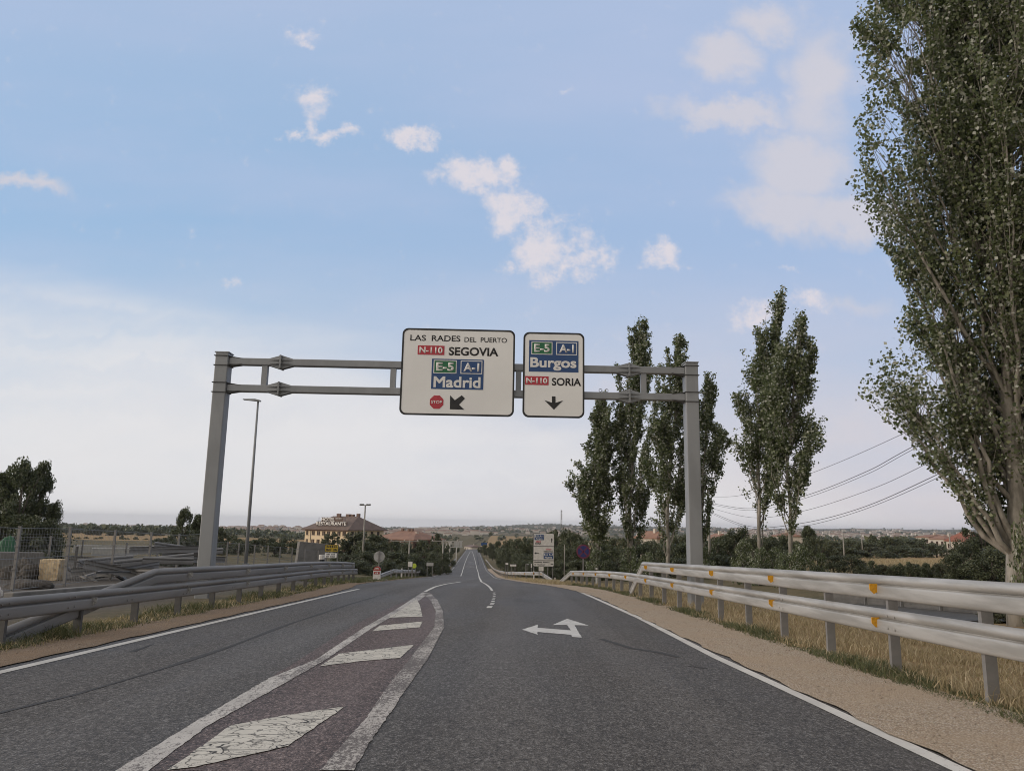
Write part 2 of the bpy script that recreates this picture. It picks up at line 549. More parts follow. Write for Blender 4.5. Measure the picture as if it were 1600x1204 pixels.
def make_ground():
    xs = list(np.arange(-40, 40.01, 1.0))
    g = 1.0
    x = 40.0
    while x < 13000:
        g *= 1.085
        x += g
        xs += [x, -x]
    xs = np.array(sorted(xs))
    ys, y, st = [], -40.0, 1.0
    while y < 13500:
        ys.append(y)
        st = 1.0 if y < 60 else max(1.0, (y - 20) * .026)
        y += st
    ys = np.array(ys)
    X, Y = np.meshgrid(xs, ys)
    Z, dist = ground_raw(X, Y)
    Z = Z - np.where(dist < 0.35, np.where(Y < 55, .10, .10 + np.minimum((Y - 55) * .004, .9)), .02)
    nx, ny = len(xs), len(ys)
    V = np.stack([X, Y, Z], -1).reshape(-1, 3)
    idx = np.arange(nx * ny).reshape(ny, nx)
    Fc = np.stack([idx[:-1, :-1], idx[:-1, 1:], idx[1:, 1:], idx[1:, :-1]], -1).reshape(-1, 4)
    o = arr_mesh('ground', V, Fc, ground_mat(), smooth=True)
    straw = np.zeros_like(X)
    straw += (X > 4.6) * (Y < 30) * 0.75
    straw += ((X > 8) & (Y > 88) & (Y < 330)) * smooth(Y, 88, 100) * 1.0
    straw += ((X < -60) & (Y > 230) & (Y < 620)) * 1.0
    straw += ((X > -30) & (Y > 640) & (Y < 1500)) * 0.95
    yard = ((X < -8.6) & (Y < 75)) * smooth(-X, 8.4, 9.6) * smooth(-Y, -75, -62) * .95
    farm = smooth(Y, 1300, 1900)
    ca = o.data.color_attributes.new('zone', 'FLOAT_COLOR', 'POINT')
    data = np.stack([np.clip(straw, 0, 1), np.clip(yard, 0, 1), farm, np.ones_like(X)], -1).reshape(-1)
    ca.data.foreach_set('color', data.astype(np.float32))
    tag(o, kind='structure')


make_ground()


def asphalt_mat(name='asphalt', c1=(.073, .065, .058), c2=(.093, .084, .076), hi=(.25, .24, .23)):
    m = bpy.data.materials.new(name)
    m.use_nodes = True
    k = NT(m.node_tree)
    b = m.node_tree.nodes['Principled BSDF']
    b.inputs['Specular IOR Level'].default_value = .35
    co = k.n('ShaderNodeTexCoord').outputs['Object']
    big = k.noise(k.vmath('MULTIPLY', co, (1.0, .22, 1)), .55, 5)
    streak = k.noise(k.vmath('MULTIPLY', co, (2.4, .05, 1)), 1.0, 4)
    g1 = k.noise(co, 90, 2, .7)
    g2 = k.noise(k.vmath('MULTIPLY', co, (1, .62, 1)), 44, 2, .65)
    g3 = k.noise(k.vmath('MULTIPLY', co, (1, .45, 1)), 21, 2, .65)
    fine = k.math('MULTIPLY_ADD', g1, .42, k.math('MULTIPLY_ADD', g2, .38, k.math('MULTIPLY', g3, .20)))
    vor = k.n('ShaderNodeTexVoronoi', ins={'Vector': co, 'Scale': 70.0})
    c = k.mix(k.ramp(big, .3, .7), c1, c2)
    c = k.mix(k.ramp(streak, .45, .70, 0, .40), c, tuple(x * .72 for x in c1))
    xs_ = k.n('ShaderNodeSeparateXYZ', ins={0: co}).outputs[0]
    trk = k.math('COSINE', k.math('MULTIPLY', k.math('ADD', k.math('SUBTRACT', xs_, .2), k.math('MULTIPLY', streak, .5)), 2 * PI / 1.7))
    c = k.mix(k.ramp(trk, -.2, .9, 0, .38), c, tuple(min(1, x * 1.42) for x in c2))
    c = k.mix(k.ramp(fine, .515, .60, 0, .9), c, hi)
    c = k.mix(k.ramp(fine, .49, .41, 0, .9), c, (.018, .017, .016))
    patch = k.ramp(k.noise(k.vmath('ADD', co, (13, 4, 0)), .28, 3), .62, .72, 0, .35)
    c = k.mix(patch, c, (.050, .050, .050))
    m.node_tree.links.new(c, b.inputs['Base Color'])
    m.node_tree.links.new(k.ramp(big, .3, .7, .62, .8), b.inputs['Roughness'])
    h = k.math('ADD', k.math('MULTIPLY', fine, .6), vor.outputs['Distance'])
    bn = k.n('ShaderNodeBump', ins={'Strength': .55, 'Distance': .008, 'Height': h})
    m.node_tree.links.new(bn.outputs[0], b.inputs['Normal'])
    return m


ASPHALT = asphalt_mat()
ROWS = np.concatenate([np.arange(-30, 60, .75), np.arange(60, 230, 2.0), np.arange(230, 761, 8.0)])


def strip(name, fl, fr, mat, rows=ROWS, nx=10, dz=0.0, zl=None, zr=None):
    """sheet between two lines given as functions of Y; zl/zr are extra heights at either edge"""
    V, Fc = [], []
    for y in rows:
        a, b = float(fl(y)), float(fr(y))
        for j in range(nx + 1):
            t = j / nx
            z = float(road_z(y)) + dz + (zl or 0) * (1 - t) + (zr or 0) * t
            V.append((a + (b - a) * t, y, z))
    for i in range(len(rows) - 1):
        for j in range(nx):
            q = i * (nx + 1) + j
            Fc.append((q, q + 1, q + nx + 2, q + nx + 1))
    return arr_mesh(name, np.array(V), np.array(Fc), mat, smooth=True)


tag(strip('road', road_l, road_r, ASPHALT), kind='structure')


def gravel_mat(name='gravel', q=1.0):
    m = bpy.data.materials.new(name)
    m.use_nodes = True
    k = NT(m.node_tree)
    b = m.node_tree.nodes['Principled BSDF']
    b.inputs['Roughness'].default_value = .95
    b.inputs['Specular IOR Level'].default_value = .15
    co = k.n('ShaderNodeTexCoord').outputs['Object']
    vor = k.n('ShaderNodeTexVoronoi', ins={'Vector': co, 'Scale': 58.0})
    vs = k.n('ShaderNodeSeparateColor', ins={0: vor.outputs['Color']})
    c = k.mix(vs.outputs[0], (.43, .335, .245), (.67, .565, .44))
    c = k.mix(k.ramp(vs.outputs[1], .72, .95), c, (.68, .61, .52))
    c = k.mix(k.ramp(vor.outputs['Distance'], .35, .6, 0, .55), c, (.18, .13, .095))
    c = k.mix(k.ramp(k.noise(co, .8, 5), .4, .7, 0, .55), c, (.46, .35, .245))
    if q != 1.0:
        c = k.mix(1.0, c, (q, q * .94, q * .9), 'MULTIPLY')
    m.node_tree.links.new(c, b.inputs['Base Color'])
    bn = k.n('ShaderNodeBump', ins={'Strength': .9, 'Distance': .02, 'Height': vor.outputs['Distance']})
    bn.invert = True
    m.node_tree.links.new(bn.outputs[0], b.inputs['Normal'])
    return m


GRAVEL = gravel_mat()
wav = lambda y: .10 * math.sin(y * 1.7) + .06 * math.sin(y * 4.1 + 1) + .03 * math.sin(y * 9.3)
R2 = np.concatenate([np.arange(-20, 62, .3), np.arange(62, 200, 3.0)])
tag(strip('gravel_verge', lambda y: road_r(y) - .05 + .5 * wav(y * 2) * .6, lambda y: road_r(y) + 1.62 + wav(y), GRAVEL, R2, 6, .014, 0, -.03), kind='structure')
tag(strip('gravel_verge', lambda y: road_l(y) - 1.0 - .6 * wav(y), lambda y: road_l(y) + .05 + .25 * wav(y * 2), gravel_mat('earthy_gravel', .62), R2, 6, .014, -.03, 0), kind='structure')


# ---- painted markings, each a thin sheet on the asphalt
def paint_mat(name, wear, crack=0.0, col=(.60, .575, .52), wear_col=(.15, .135, .13)):
    m = bpy.data.materials.new(name)
    m.use_nodes = True
    k = NT(m.node_tree)
    b = m.node_tree.nodes['Principled BSDF']
    b.inputs['Roughness'].default_value = .75
    b.inputs['Specular IOR Level'].default_value = .25
    co = k.n('ShaderNodeTexCoord').outputs['Object']
    f = k.math('MULTIPLY_ADD', k.noise(co, 75, 3, .7), .5, k.math('MULTIPLY', k.noise(k.vmath('MULTIPLY', co, (1, .5, 1)), 30, 3, .7), .5))
    g = k.noise(k.vmath('MULTIPLY', co, (1, .3, 1)), 2.6, 5)
    w = k.math('MULTIPLY_ADD', g, .35, k.math('MULTIPLY', f, .85))
    w = k.ramp(w, 1.04 - wear, 1.13 - wear)
    c = k.mix(k.ramp(k.noise(co, 2.0, 4), .3, .7), col, tuple(x * .82 for x in col))
    c = k.mix(w, c, wear_col)
    if crack:
        dist = k.vmath('ADD', k.vmath('MULTIPLY', co, (.55, 1.0, 1)), k.vmath('SCALE', k.n('ShaderNodeTexNoise', ins={'Vector': co, 'Scale': 3.0, 'Detail': 3.0}).outputs[1]))
        dist.node.inputs[1].links[0].from_node.inputs['Scale'].default_value = .35
        for sc, wd, amt in ((8.0, .040, .75), (2.6, .018, 1.0)):
            v = k.n('ShaderNodeTexVoronoi', feature='DISTANCE_TO_EDGE', ins={'Vector': dist, 'Scale': sc})
            c = k.mix(k.ramp(v.outputs['Distance'], wd, wd * .35, 0, amt * crack), c, (.05, .047, .045))
    m.node_tree.links.new(c, b.inputs['Base Color'])
    bn = k.n('ShaderNodeBump', ins={'Strength': .4, 'Distance': .006, 'Height': f})
    m.node_tree.links.new(bn.outputs[0], b.inputs['Normal'])
    return m


P_EDGE = paint_mat('paint_edge', .36, col=(.66, .64, .60))
P_WORN = paint_mat('paint_worn', .47, col=(.58, .555, .52))
P_HALF = paint_mat('paint_half_gone', .51, col=(.54, .51, .475), wear_col=(.135, .12, .115))
P_CRACK = paint_mat('paint_cracked', .39, 1.0, (.66, .63, .56))
P_ARROW = paint_mat('paint_arrow', .37, 0, (.66, .655, .64))
P_GHOST = paint_mat('paint_ghost', .62, 0, (.22, .19, .185), (.10, .09, .09))
P_TAR = pm('tar_seam', (.035, .034, .034), (.05, .048, .048), 9, .8)
P_PURPLE = asphalt_mat('worn_island', (.088, .064, .060), (.112, .084, .079), (.33, .265, .25))


def poly_mark(name, px, mat, dz=.005):
    """polygon traced on the road: photo pixels turned into points on the road surface"""
    raw = [road_hit(x, y) for x, y in px]
    pts = []
    for a, b in zip(raw, raw[1:] + raw[:1]):      # ragged, worn outline
        n = max(1, min(70, int((b - a).length / .07)))
        for i in range(n):
            j = .007 if n > 1 else 0.0
            pts.append(a.lerp(b, i / n) + Vector((random.uniform(-j, j), random.uniform(-j, j) * 1.5, 0)))
    bm = bmesh.new()
    flat = [Vector((p.x, p.y, 0)) for p in pts]
    vs = [bm.verts.new(p) for p in flat]
    for tri in tessellate_polygon([flat]):
        try:
            bm.faces.new([vs[i] for i in tri])
        except ValueError:
            pass
    ylo, yhi = min(p.y for p in pts), max(p.y for p in pts)
    yy = math.ceil(ylo) + .31
    while yy < yhi:
        bmesh.ops.bisect_plane(bm, geom=bm.verts[:] + bm.edges[:] + bm.faces[:], dist=1e-5, plane_co=(0, yy, 0), plane_no=(0, 1, 0))
        yy += 1.0 if yy < 40 else 2.5
    for v in bm.verts:
        v.co.z = float(road_z(v.co.y)) + dz
    bmesh.ops.recalc_face_normals(bm, faces=bm.faces)
    me = bpy.data.meshes.new(name)
    bm.to_mesh(me)
    bm.free()
    if me.polygons and me.polygons[0].normal.z < 0:
        me.flip_normals()
    me.materials.append(mat)
    return tag(link(name, me), kind='structure')


def line_mark(name, pts, w, mat, dz=.005, step=.75, jit=0.0):
    """painted line along road points (x, y) or photo pixels already turned into road points"""
    P = [Vector((p[0], p[1], 0)) for p in pts]
    Q = [P[0]]
    for a, b in zip(P, P[1:]):
        n = max(1, int((b - a).length / max(step, (a.y - 60) * .04)))
        Q += [a.lerp(b, (i + 1) / n) for i in range(n)]
    V, Fc = [], []
    for i, q in enumerate(Q):
        d = (Q[min(i + 1, len(Q) - 1)] - Q[max(i - 1, 0)]).normalized()
        nrm = Vector((d.y, -d.x, 0))
        ww = (w if not callable(w) else w(q.y)) / 2 * (1 + random.uniform(-jit, jit))
        for s in (-1, 1):
            p = q + nrm * ww * s
            V.append((p.x, p.y, float(road_z(p.y)) + dz))
    for i in range(len(Q) - 1):
        Fc.append((2 * i, 2 * i + 1, 2 * i + 3, 2 * i + 2))
    return tag(arr_mesh(name, np.array(V), np.array(Fc), mat), kind='structure')


def px_line(name, px, w, mat, dz=.005, jit=0.0):
    return line_mark(name, [road_hit(x, y)[:2] for x, y in px], w, mat, dz, jit=jit)


px_line('edge_line', [(-330, 1124), (0, 1050), (150, 1015), (300, 980), (450, 945), (560, 920)], .15, P_EDGE, jit=.06)
px_line('edge_line', [(1640, 1271), (1503, 1204), (1290, 1105), (1119, 1026.5), (999, 965), (929, 934), (903, 923), (872, 916), (846, 912)], .14, P_EDGE, jit=.06)
line_mark('edge_line', [(road_l(y) + .5, y) for y in (86, 110, 150, 210, 400, 640)], .14, P_WORN)
line_mark('edge_line', [(road_r(y) - .5, y) for y in (76, 100, 150, 210, 400, 640)], .14, P_WORN)
# the painted island: worn floor, two converging lines, four cracked bars
poly_mark('worn_island_floor', [(182, 1204), (420, 1060), (560, 972), (620, 944), (664, 926), (676, 938), (686, 960), (682, 985), (655, 1030), (612, 1085), (575, 1135), (530, 1204)], P_PURPLE, .003)
poly_mark('island_line', [(130, 1232), (182, 1204), (295, 1134), (420, 1060), (494, 1030), (566, 982), (622, 950), (660, 925), (671, 926), (655, 938), (580, 982), (510, 1030), (455, 1062), (325, 1134), (232, 1204), (185, 1232)], P_WORN, .008)
poly_mark('island_line', [(500, 1204), (540, 1158), (572, 1123), (600, 1080), (640, 1030), (678, 980), (681, 955), (673, 938), (661, 928), (671, 925), (684, 938), (692, 955), (694, 980), (668, 1030), (632, 1080), (604, 1123), (578, 1160), (552, 1204)], P_HALF, .008)
poly_mark('island_bar', [(262, 1204), (360, 1134), (440, 1119), (540, 1104), (450, 1166), (305, 1199)], P_CRACK, .009)
poly_mark('island_bar', [(500, 1041), (530, 1021.5), (647, 1007.5), (625, 1028), (565, 1033)], P_CRACK, .009)
poly_mark('island_bar', [(582, 986), (593, 977.5), (660, 971), (656, 980)], P_CRACK, .009)
poly_mark('island_bar', [(607, 965), (651, 936), (656, 945), (660, 963)], P_CRACK, .009)
px_line('lane_line', [(664, 924), (680, 916.2), (700, 911.5), (720, 908.5)], .13, P_EDGE, jit=.05)
poly_mark('turn_arrow', [(886, 966.3), (863.5, 976), (886, 976), (892, 984.5), (840, 980.6), (840, 975.8), (816, 983.2), (840, 991.5), (840, 987), (893, 991.5), (894, 995), (909, 996), (897.5, 976.3), (920, 977)], P_ARROW, .006)
for y, x0, x1, h in ((948, 760, 770, 1.5), (943, 765, 773.3, 1.1), (939, 766.5, 774, .9), (935.2, 768, 774.8, .8), (931.6, 769, 775, .65), (928.5, 769.5, 775.2, .55), (925.8, 769.5, 775, .5)):
    poly_mark('give_way_dash', [(x0, y + h), (x0 + 2, y - h), (x1, y - h), (x1 - 2, y + h)], P_EDGE, .006)
px_line('lane_line', [(769, 922.5), (766, 918), (758, 911.5), (751, 908)], .10, P_EDGE)
px_line('lane_line', [(720, 899.5), (723, 890), (726, 880.5), (730.5, 869), (735, 861)], .15, P_EDGE)
px_line('lane_line', [(752, 908), (749, 902), (747, 893), (742.8, 877), (739, 864), (737, 860)], .15, P_EDGE)
for y in (95, 118, 150):
    for q in (-3, 0, 3.1):
        line_mark('worn_stop_bar', [(road_c(y) + q - .8, y), (road_c(y) + q + .8, y)], .5, P_GHOST)
for y in (205, 216, 228, 240, 254):
    line_mark('hatch_bar', [(road_c(y) - 1.3 + (y - 205) * .014, y), (road_c(y) + 1.3 - (y - 205) * .014, y + 5)], .9, P_HALF)
# tar seams, rubber marks
px_line('tar_seam', [(-200, 1165), (0, 1113), (120, 1084), (240, 1049), (350, 1013), (450, 975), (545, 944), (600, 928)], .07, P_TAR, .004, jit=.7)
px_line('tar_seam', [(205, 1018), (240, 1006)], .05, P_TAR, .004, jit=.8)
px_line('skid_mark', [(940, 998), (985, 1012), (1030, 1019), (1060, 1026)], .10, P_TAR, .004, jit=.5)
px_line('skid_mark', [(1075, 1040), (1105, 1044)], .07, P_TAR, .004, jit=.6)
for q in (.55, 2.2):
    line_mark('skid_mark', [(road_c(y) + q + 2.0, y) for y in (230, 300, 380, 470)], .35, P_TAR, .004, jit=.2)


# ------------------------------------------------------------------ lettering
def text_mesh(body, bold=0.0, spacing=1.0):
    cu = bpy.data.curves.new('lettering', 'FONT')
    cu.body = body
    cu.size = 1.0
    cu.offset = bold
    cu.space_character = spacing
    cu.extrude = 0.0
    cu.resolution_u = 6
    o = bpy.data.objects.new('lettering', cu)
    COL.objects.link(o)
    bpy.context.view_layer.update()
    dg = bpy.context.evaluated_depsgraph_get()
    me = bpy.data.meshes.new_from_object(o.evaluated_get(dg))
    bpy.data.objects.remove(o)
    bpy.data.curves.remove(cu)
    return me


def letter(body, u0, v0, u1, v1, y, mat, parent, bold=.02, name='lettering', thick=.004, fat=0.0):
    """lettering fitted to a box on a panel: x from u0 to u1, z from v0 (bottom) to v1 (top), facing -y"""
    me = text_mesh(body, 0.0 if fat else bold)
    u0, u1, v0, v1 = u0 + fat, u1 - fat, v0 + fat, v1 - fat
    co = np.empty(len(me.vertices) * 3)
    me.vertices.foreach_get('co', co)
    co = co.reshape(-1, 3)
    lo, hi_ = co[:, :2].min(0), co[:, :2].max(0)
    t = (co[:, :2] - lo) / np.maximum(hi_ - lo, 1e-6)
    out = np.stack([u0 + t[:, 0] * (u1 - u0), np.full(len(co), y), v0 + t[:, 1] * (v1 - v0)], -1)
    me.vertices.foreach_set('co', out.ravel())
    bm = bmesh.new()
    bm.from_mesh(me)
    bmesh.ops.remove_doubles(bm, verts=bm.verts, dist=1e-5)
    if fat:        # heavier strokes: shifted copies of the glyphs, each a hair in front of the last
        base = list(bm.faces)
        for i, (dx, dz) in enumerate(((-1, -1), (1, -1), (1, 1), (-1, 1), (-1, 0), (1, 0), (0, 1), (0, -1))):
            d = bmesh.ops.duplicate(bm, geom=base + list({e for f in base for e in f.edges}) + list({v for f in base for v in f.verts}))
            bmesh.ops.translate(bm, verts=[g for g in d['geom'] if isinstance(g, bmesh.types.BMVert)], vec=(dx * fat, -.0004 * (i + 1), dz * fat))
    bm.normal_update()
    r = bmesh.ops.extrude_face_region(bm, geom=list(bm.faces))
    bmesh.ops.translate(bm, verts=[g for g in r['geom'] if isinstance(g, bmesh.types.BMVert)], vec=(0, -thick, 0))
    bmesh.ops.recalc_face_normals(bm, faces=bm.faces)
    bm.to_mesh(me)
    bm.free()
    me.update()
    me.materials.clear()
    me.materials.append(mat)
    return link(name, me, parent)


def strokes(words, u0, v0, u1, v1, y, mat, parent):
    """a line of writing too small to make out: one short bar per letter, grouped like words"""
    n = sum(words) + len(words) - 1
    b, x, w = MB(), u0, (u1 - u0) / n
    for k in words:
        for i in range(k):
            hh_ = (v1 - v0) * (1.0, .8, .9)[(i + k) % 3]
            b.box((x + w / 2, y, v0 + hh_ / 2), (w * .62, .004, hh_))
            x += w
        x += w
    return b.build('lettering', mat, parent)


def rrect(x0, z0, x1, z1, r, n=7):
    P = []
    for cx, cz, a0 in ((x1 - r, z1 - r, 0), (x0 + r, z1 - r, 90), (x0 + r, z0 + r, 180), (x1 - r, z0 + r, 270)):
        for i in range(n + 1):
            a = math.radians(a0 + 90 * i / n)
            P.append((cx + r * math.cos(a), cz + r * math.sin(a)))
    return P


def ring(mb, outer, inner, y0, y1):
    n = len(outer)
    vs = [(x, y0, z) for x, z in outer] + [(x, y0, z) for x, z in inner] + [(x, y1, z) for x, z in outer] + [(x, y1, z) for x, z in inner]
    fs = []
    for i in range(n):
        j = (i + 1) % n
        fs += [(i, j, n + j, n + i), (2 * n + i, 3 * n + i, 3 * n + j, 2 * n + j), (i, 2 * n + i, 2 * n + j, j), (n + i, n + j, 3 * n + j, 3 * n + i)]
    return mb.add(vs, fs)


# ------------------------------------------------------------------ overhead gantry
GY = 23.5
gl, gr = at(339, 690, GY), None
eL, eR = slope(345, 570)[1], slope(1076, 588.5)[1]
GR = GY * eL / eR * .5 + GY * .5
gr = at(1081, 690, GR)
g_dir = Vector((gr.x - gl.x, gr.y - gl.y, 0))
G_LEN = g_dir.length
G_RZ = math.atan2(g_dir.y, g_dir.x)
z_top = eL * GY + .11
z_low = slope(341, 611)[1] * GY + .10
g0 = Vector((gl.x, gl.y, 0))
gantry = thing('overhead_gantry', 'grey steel portal gantry spanning the road with two tall posts and a twin beam', 'gantry', (gl.x, gl.y, ground(gl.x, gl.y)), G_RZ)
gz = gantry.location.z
GI = Matrix.Rotation(-G_RZ, 4, 'Z') @ Matrix.Translation(-gantry.location)      # world -> gantry


def gx(px, py):
    """distance along the gantry at which the sight line through a photo pixel crosses its plane"""
    a, e = slope(px, py)
    t = Vector((math.cos(G_RZ), math.sin(G_RZ)))
    n = Vector((-t.y, t.x))
    Y = (n.x * gl.x + n.y * gl.y) / (n.x * a + n.y)
    return (a * Y - gl.x) * t.x + (Y - gl.y) * t.y, e * Y - gz


for x, deep in ((0, .3), (G_LEN, .6)):
    p = MB()
    p.box((x, 0, (z_top + .25 - gz) / 2 - deep / 2), (.40, .44, z_top + .25 - gz + deep))
    post = p.build('post', steel, gantry)
    bv = post.modifiers.new('edge', 'BEVEL')
    bv.width = .025
    bv.segments = 2
    for zz in (z_top, z_low):
        for dz in (-.15, .15):
            c = MB()
            c.box((x, 0, zz - gz + dz), (.46, .50, .022))
            s = 1 if x == 0 else -1
            c.prism([(x + s * .20, zz - gz + dz - .012), (x + s * .62, zz - gz + dz * .55 - .012), (x + s * .62, zz - gz + dz * .55 + .012), (x + s * .20, zz - gz + dz + .012)], -.13, .13)
            c.build('post_collar', dark_steel, gantry)
    MB().box((x, 0, z_top + .26 - gz), (.44, .48, .03)).build('post_cap', steel, gantry)
    b = MB().box((x, 0, -.02 - deep * .6), (.8, .8, .12))
    for sx in (-.3, .3):
        for sy in (-.3, .3):
            b.tube([(x + sx, sy, -deep * .6), (x + sx, sy, .12 - deep * .6)], .02, 6)
    b.build('base_plate', steel, gantry)
for zz in (z_top, z_low):
    bm_ = MB().box((G_LEN / 2, 0, zz - gz), (G_LEN - .40, .26, .215)).build('beam', steel, gantry)
    bv = bm_.modifiers.new('edge', 'BEVEL')
    bv.width = .02
    bv.segments = 2
for px in (413, 614, 810, 1005):
    x = gx(px, 600)[0]
    MB().box((x, 0, (z_top + z_low) / 2 - gz), (.17, .18, z_top - z_low - .22)).build('strut', steel, gantry)
for px in (438, 982):
    for zz in (z_top, z_low):
        x, z = gx(px, 600)[0], zz - gz
        f = MB()
        f.box((x - .012, 0, z), (.022, .44, .42)).box((x + .012, 0, z), (.022, .44, .42))
        for s in (-1, 1):
            for dz in (-1, 1):
                for yy in (-.09, .09):
                    f.prism([(x + s * .02, z + dz * .108), (x + s * .38, z + dz * .108), (x + s * .02, z + dz * .215)], yy - .008, yy + .008)
            for yy in (-1, 1):
                for dz in (-.06, .06):
                    M = Matrix(((1, 0, 0), (0, 0, 1), (0, 1, 0)))
                    f.prism([(x + s * .02, yy * .13), (x + s * .38, yy * .13), (x + s * .02, yy * .225)], z + dz - .008, z + dz + .008, M)
        for yy in (-.18, .18):
            for dz in (-.17, 0, .17):
                f.tube([(x - .05, yy, z + dz), (x + .05, yy, z + dz)], .018, 6)
        f.build('flange_joint', steel, gantry)
for px in (938, 947.5):
    x = gx(px, 620)[0]
    r = MB()
    for i in range(10):
        a0, a1 = 2 * PI * i / 10, 2 * PI * (i + 1) / 10
        c = Vector((x, -.05, z_low - gz + .17))
        r.bar(c + Vector((math.cos(a0), 0, math.sin(a0))) * .05, c + Vector((math.cos(a1), 0, math.sin(a1))) * .05, .014, .014)
    r.bar((x, -.05, z_low - gz + .10), (x, -.05, z_low - gz + .125), .03, .03)
    r.build('lifting_ring', bird_m, gantry)


def sign_root(name, label, corners, depth):
    """empty at the panel's lower left corner, in the gantry's plane, a little in front of the beams"""
    (x0, zt), (x1, zb) = gx(*corners[0]), gx(*corners[1])
    root = thing(name, label, 'road sign', (0, 0, 0), G_RZ, 'direction signs on the gantry')
    root.location = gantry.matrix_basis @ Vector((x0, -depth, zb))
    W, H = (x1 - x0), (zt - zb)
    return root, W, H


def panel(root, W, H, r=.19, edge=.055):
    out = rrect(0, 0, W, H, r)
    inn = rrect(edge, edge, W - edge, H - edge, r - edge * .7)
    MB().prism(out, 0, .035).build('panel', sign_white, root)
    ring(MB(), out, inn, -.006, .0005).build('border', sign_black, root)
    b = MB()
    for z in (.2, .4, .6, .8):
        b.box((W / 2, .055, H * z), (W - .3, .035, .07))
    b.build('stiffener', steel, root)


def plate(root, W, H, u0, v0, u1, v1, mat, y=-.004, name='route_panel', parent=None, t=.004):
    return MB().box(((u0 + u1) / 2 * W, y, H - (v0 + v1) / 2 * H), ((u1 - u0) * W, t, (v1 - v0) * H)).build(name, mat, parent or root)


def put(root, W, H, body, u0, v0, u1, v1, mat, y=-.002, parent=None, bold=.02, fat=0.0):
    return letter(body, u0 * W, H - v1 * H, u1 * W, H - v0 * H, y, mat, parent or root, bold, fat=fat)


def shield(root, W, H, body, u0, v0, u1, v1, fill, parent, pad):
    """outlined road number on a blue panel"""
    px, pz = .022 / W * 1.2, .022 / H * 1.2
    plate(root, W, H, u0, v0, u1, v1, paint_letter, -.010, 'shield_outline', parent)
    plate(root, W, H, u0 + px, v0 + pz, u1 - px, v1 - pz, fill, -.014, 'shield', parent)
    put(root, W, H, body, u0 + pad, v0 + .028, u1 - pad, v1 - .028, paint_letter, -.016, parent, .03)


S1, W, H = sign_root('direction_sign', 'large white overhead sign for Segovia and Madrid with a red STOP octagon', ((631, 515.6), (802.5, 653)), .28)
panel(S1, W, H)
put(S1, W, H, 'LAS', .070, .078, .208, .147, sign_black, bold=.012)
put(S1, W, H, 'RADES', .260, .078, .513, .147, sign_black, bold=.012)
put(S1, W, H, 'DEL', .550, .092, .655, .149, sign_black, bold=.008)
put(S1, W, H, 'PUERTO', .694, .092, .927, .149, sign_black, bold=.008)
q = plate(S1, W, H, .140, .200, .376, .308, sign_red)
put(S1, W, H, 'N-110', .156, .217, .360, .290, paint_letter, -.006, q, .03)
put(S1, W, H, 'SEGOVIA', .414, .211, .853, .309, sign_black, bold=.028)
q = plate(S1, W, H, .269, .352, .727, .700, sign_blue)
shield(S1, W, H, 'E-5', .285, .366, .488, .520, sign_green, q, .024)
shield(S1, W, H, 'A-1', .523, .366, .714, .520, sign_blue, q, .026)
put(S1, W, H, 'Madrid', .290, .555, .702, .682, paint_letter, -.006, q, fat=.012)
cx, cz, rr = .323 * W, H - .850 * H, .064 * W
oc = [(cx + rr * math.cos(PI / 8 + i * PI / 4), cz + rr * math.sin(PI / 8 + i * PI / 4)) for i in range(8)]
q = MB().prism(oc, -.006, .0).build('stop_octagon', sign_red, S1)
letter('STOP', cx - rr * .74, cz - rr * .21, cx + rr * .74, cz + rr * .21, -.007, paint_letter, q, .012)


def px2(x, y, l0, lt, t0, tt, w, h):
    v = (y - (t0 + (x - l0) * tt)) / h
    return (x - (l0 - lt * v)) / w, v


ar = [(490, 565), (523, 600), (572, 565), (596, 588), (553, 632), (590, 668), (487, 664)]
ar = [px2(x, y, 150, 25, 72, .028, 818, 628) for x, y in ar]
MB().prism([(u * W, H - v * H) for u, v in ar], -.006, .0).build('lane_arrow', sign_black, S1)

S2, W, H = sign_root('direction_sign', 'narrow white overhead sign for Burgos and Soria with a down arrow', ((817.5, 521.8), (911.5, 655.2)), .28)
panel(S2, W, H)
q = plate(S2, W, H, .095, .096, .902, .468, sign_blue)
shield(S2, W, H, 'E-5', .132, .114, .476, .266, sign_green, q, .045)
shield(S2, W, H, 'A-1', .537, .114, .878, .266, sign_blue, q, .05)
put(S2, W, H, 'Burgos', .118, .300, .868, .452, paint_letter, -.006, q, fat=.012)
q = plate(S2, W, H, .036, .522, .418, .624, sign_red)
put(S2, W, H, 'N-110', .058, .540, .396, .606, paint_letter, -.006, q, .03)
put(S2, W, H, 'SORIA', .470, .536, .945, .627, sign_black, bold=.024)
ar = [(1170, 603), (1225, 621), (1225, 575), (1252, 576), (1251, 622), (1306, 606), (1238, 672)]
ar = [px2(x, y, 1025, 20, 100, .027, 455, 624) for x, y in ar]
MB().prism([(u * W, H - v * H) for u, v in ar], -.006, .0).build('lane_arrow', sign_black, S2)

# ------------------------------------------------------------------ guardrails
WP = [(0, .030), (.006, .060), (.020, .076), (.045, .0825), (.150, .081), (.166, .078), (.175, .066), (.179, .034), (.186, .030), (.192, .044), (.206, .066), (.228, .080), (.256, .082), (.280, .070), (.298, .046), (.31, .014)]
for_w = [(h, o) for h, o in WP]


def path_sample(path, step):
    P = [Vector(p) for p in path]
    out, acc = [P[0]], 0.0
    for a, b in zip(P, P[1:]):
        L = (b - a).length
        n = max(1, int(round(L / step)))
        out += [a.lerp(b, (i + 1) / n) for i in range(n)]
    return out


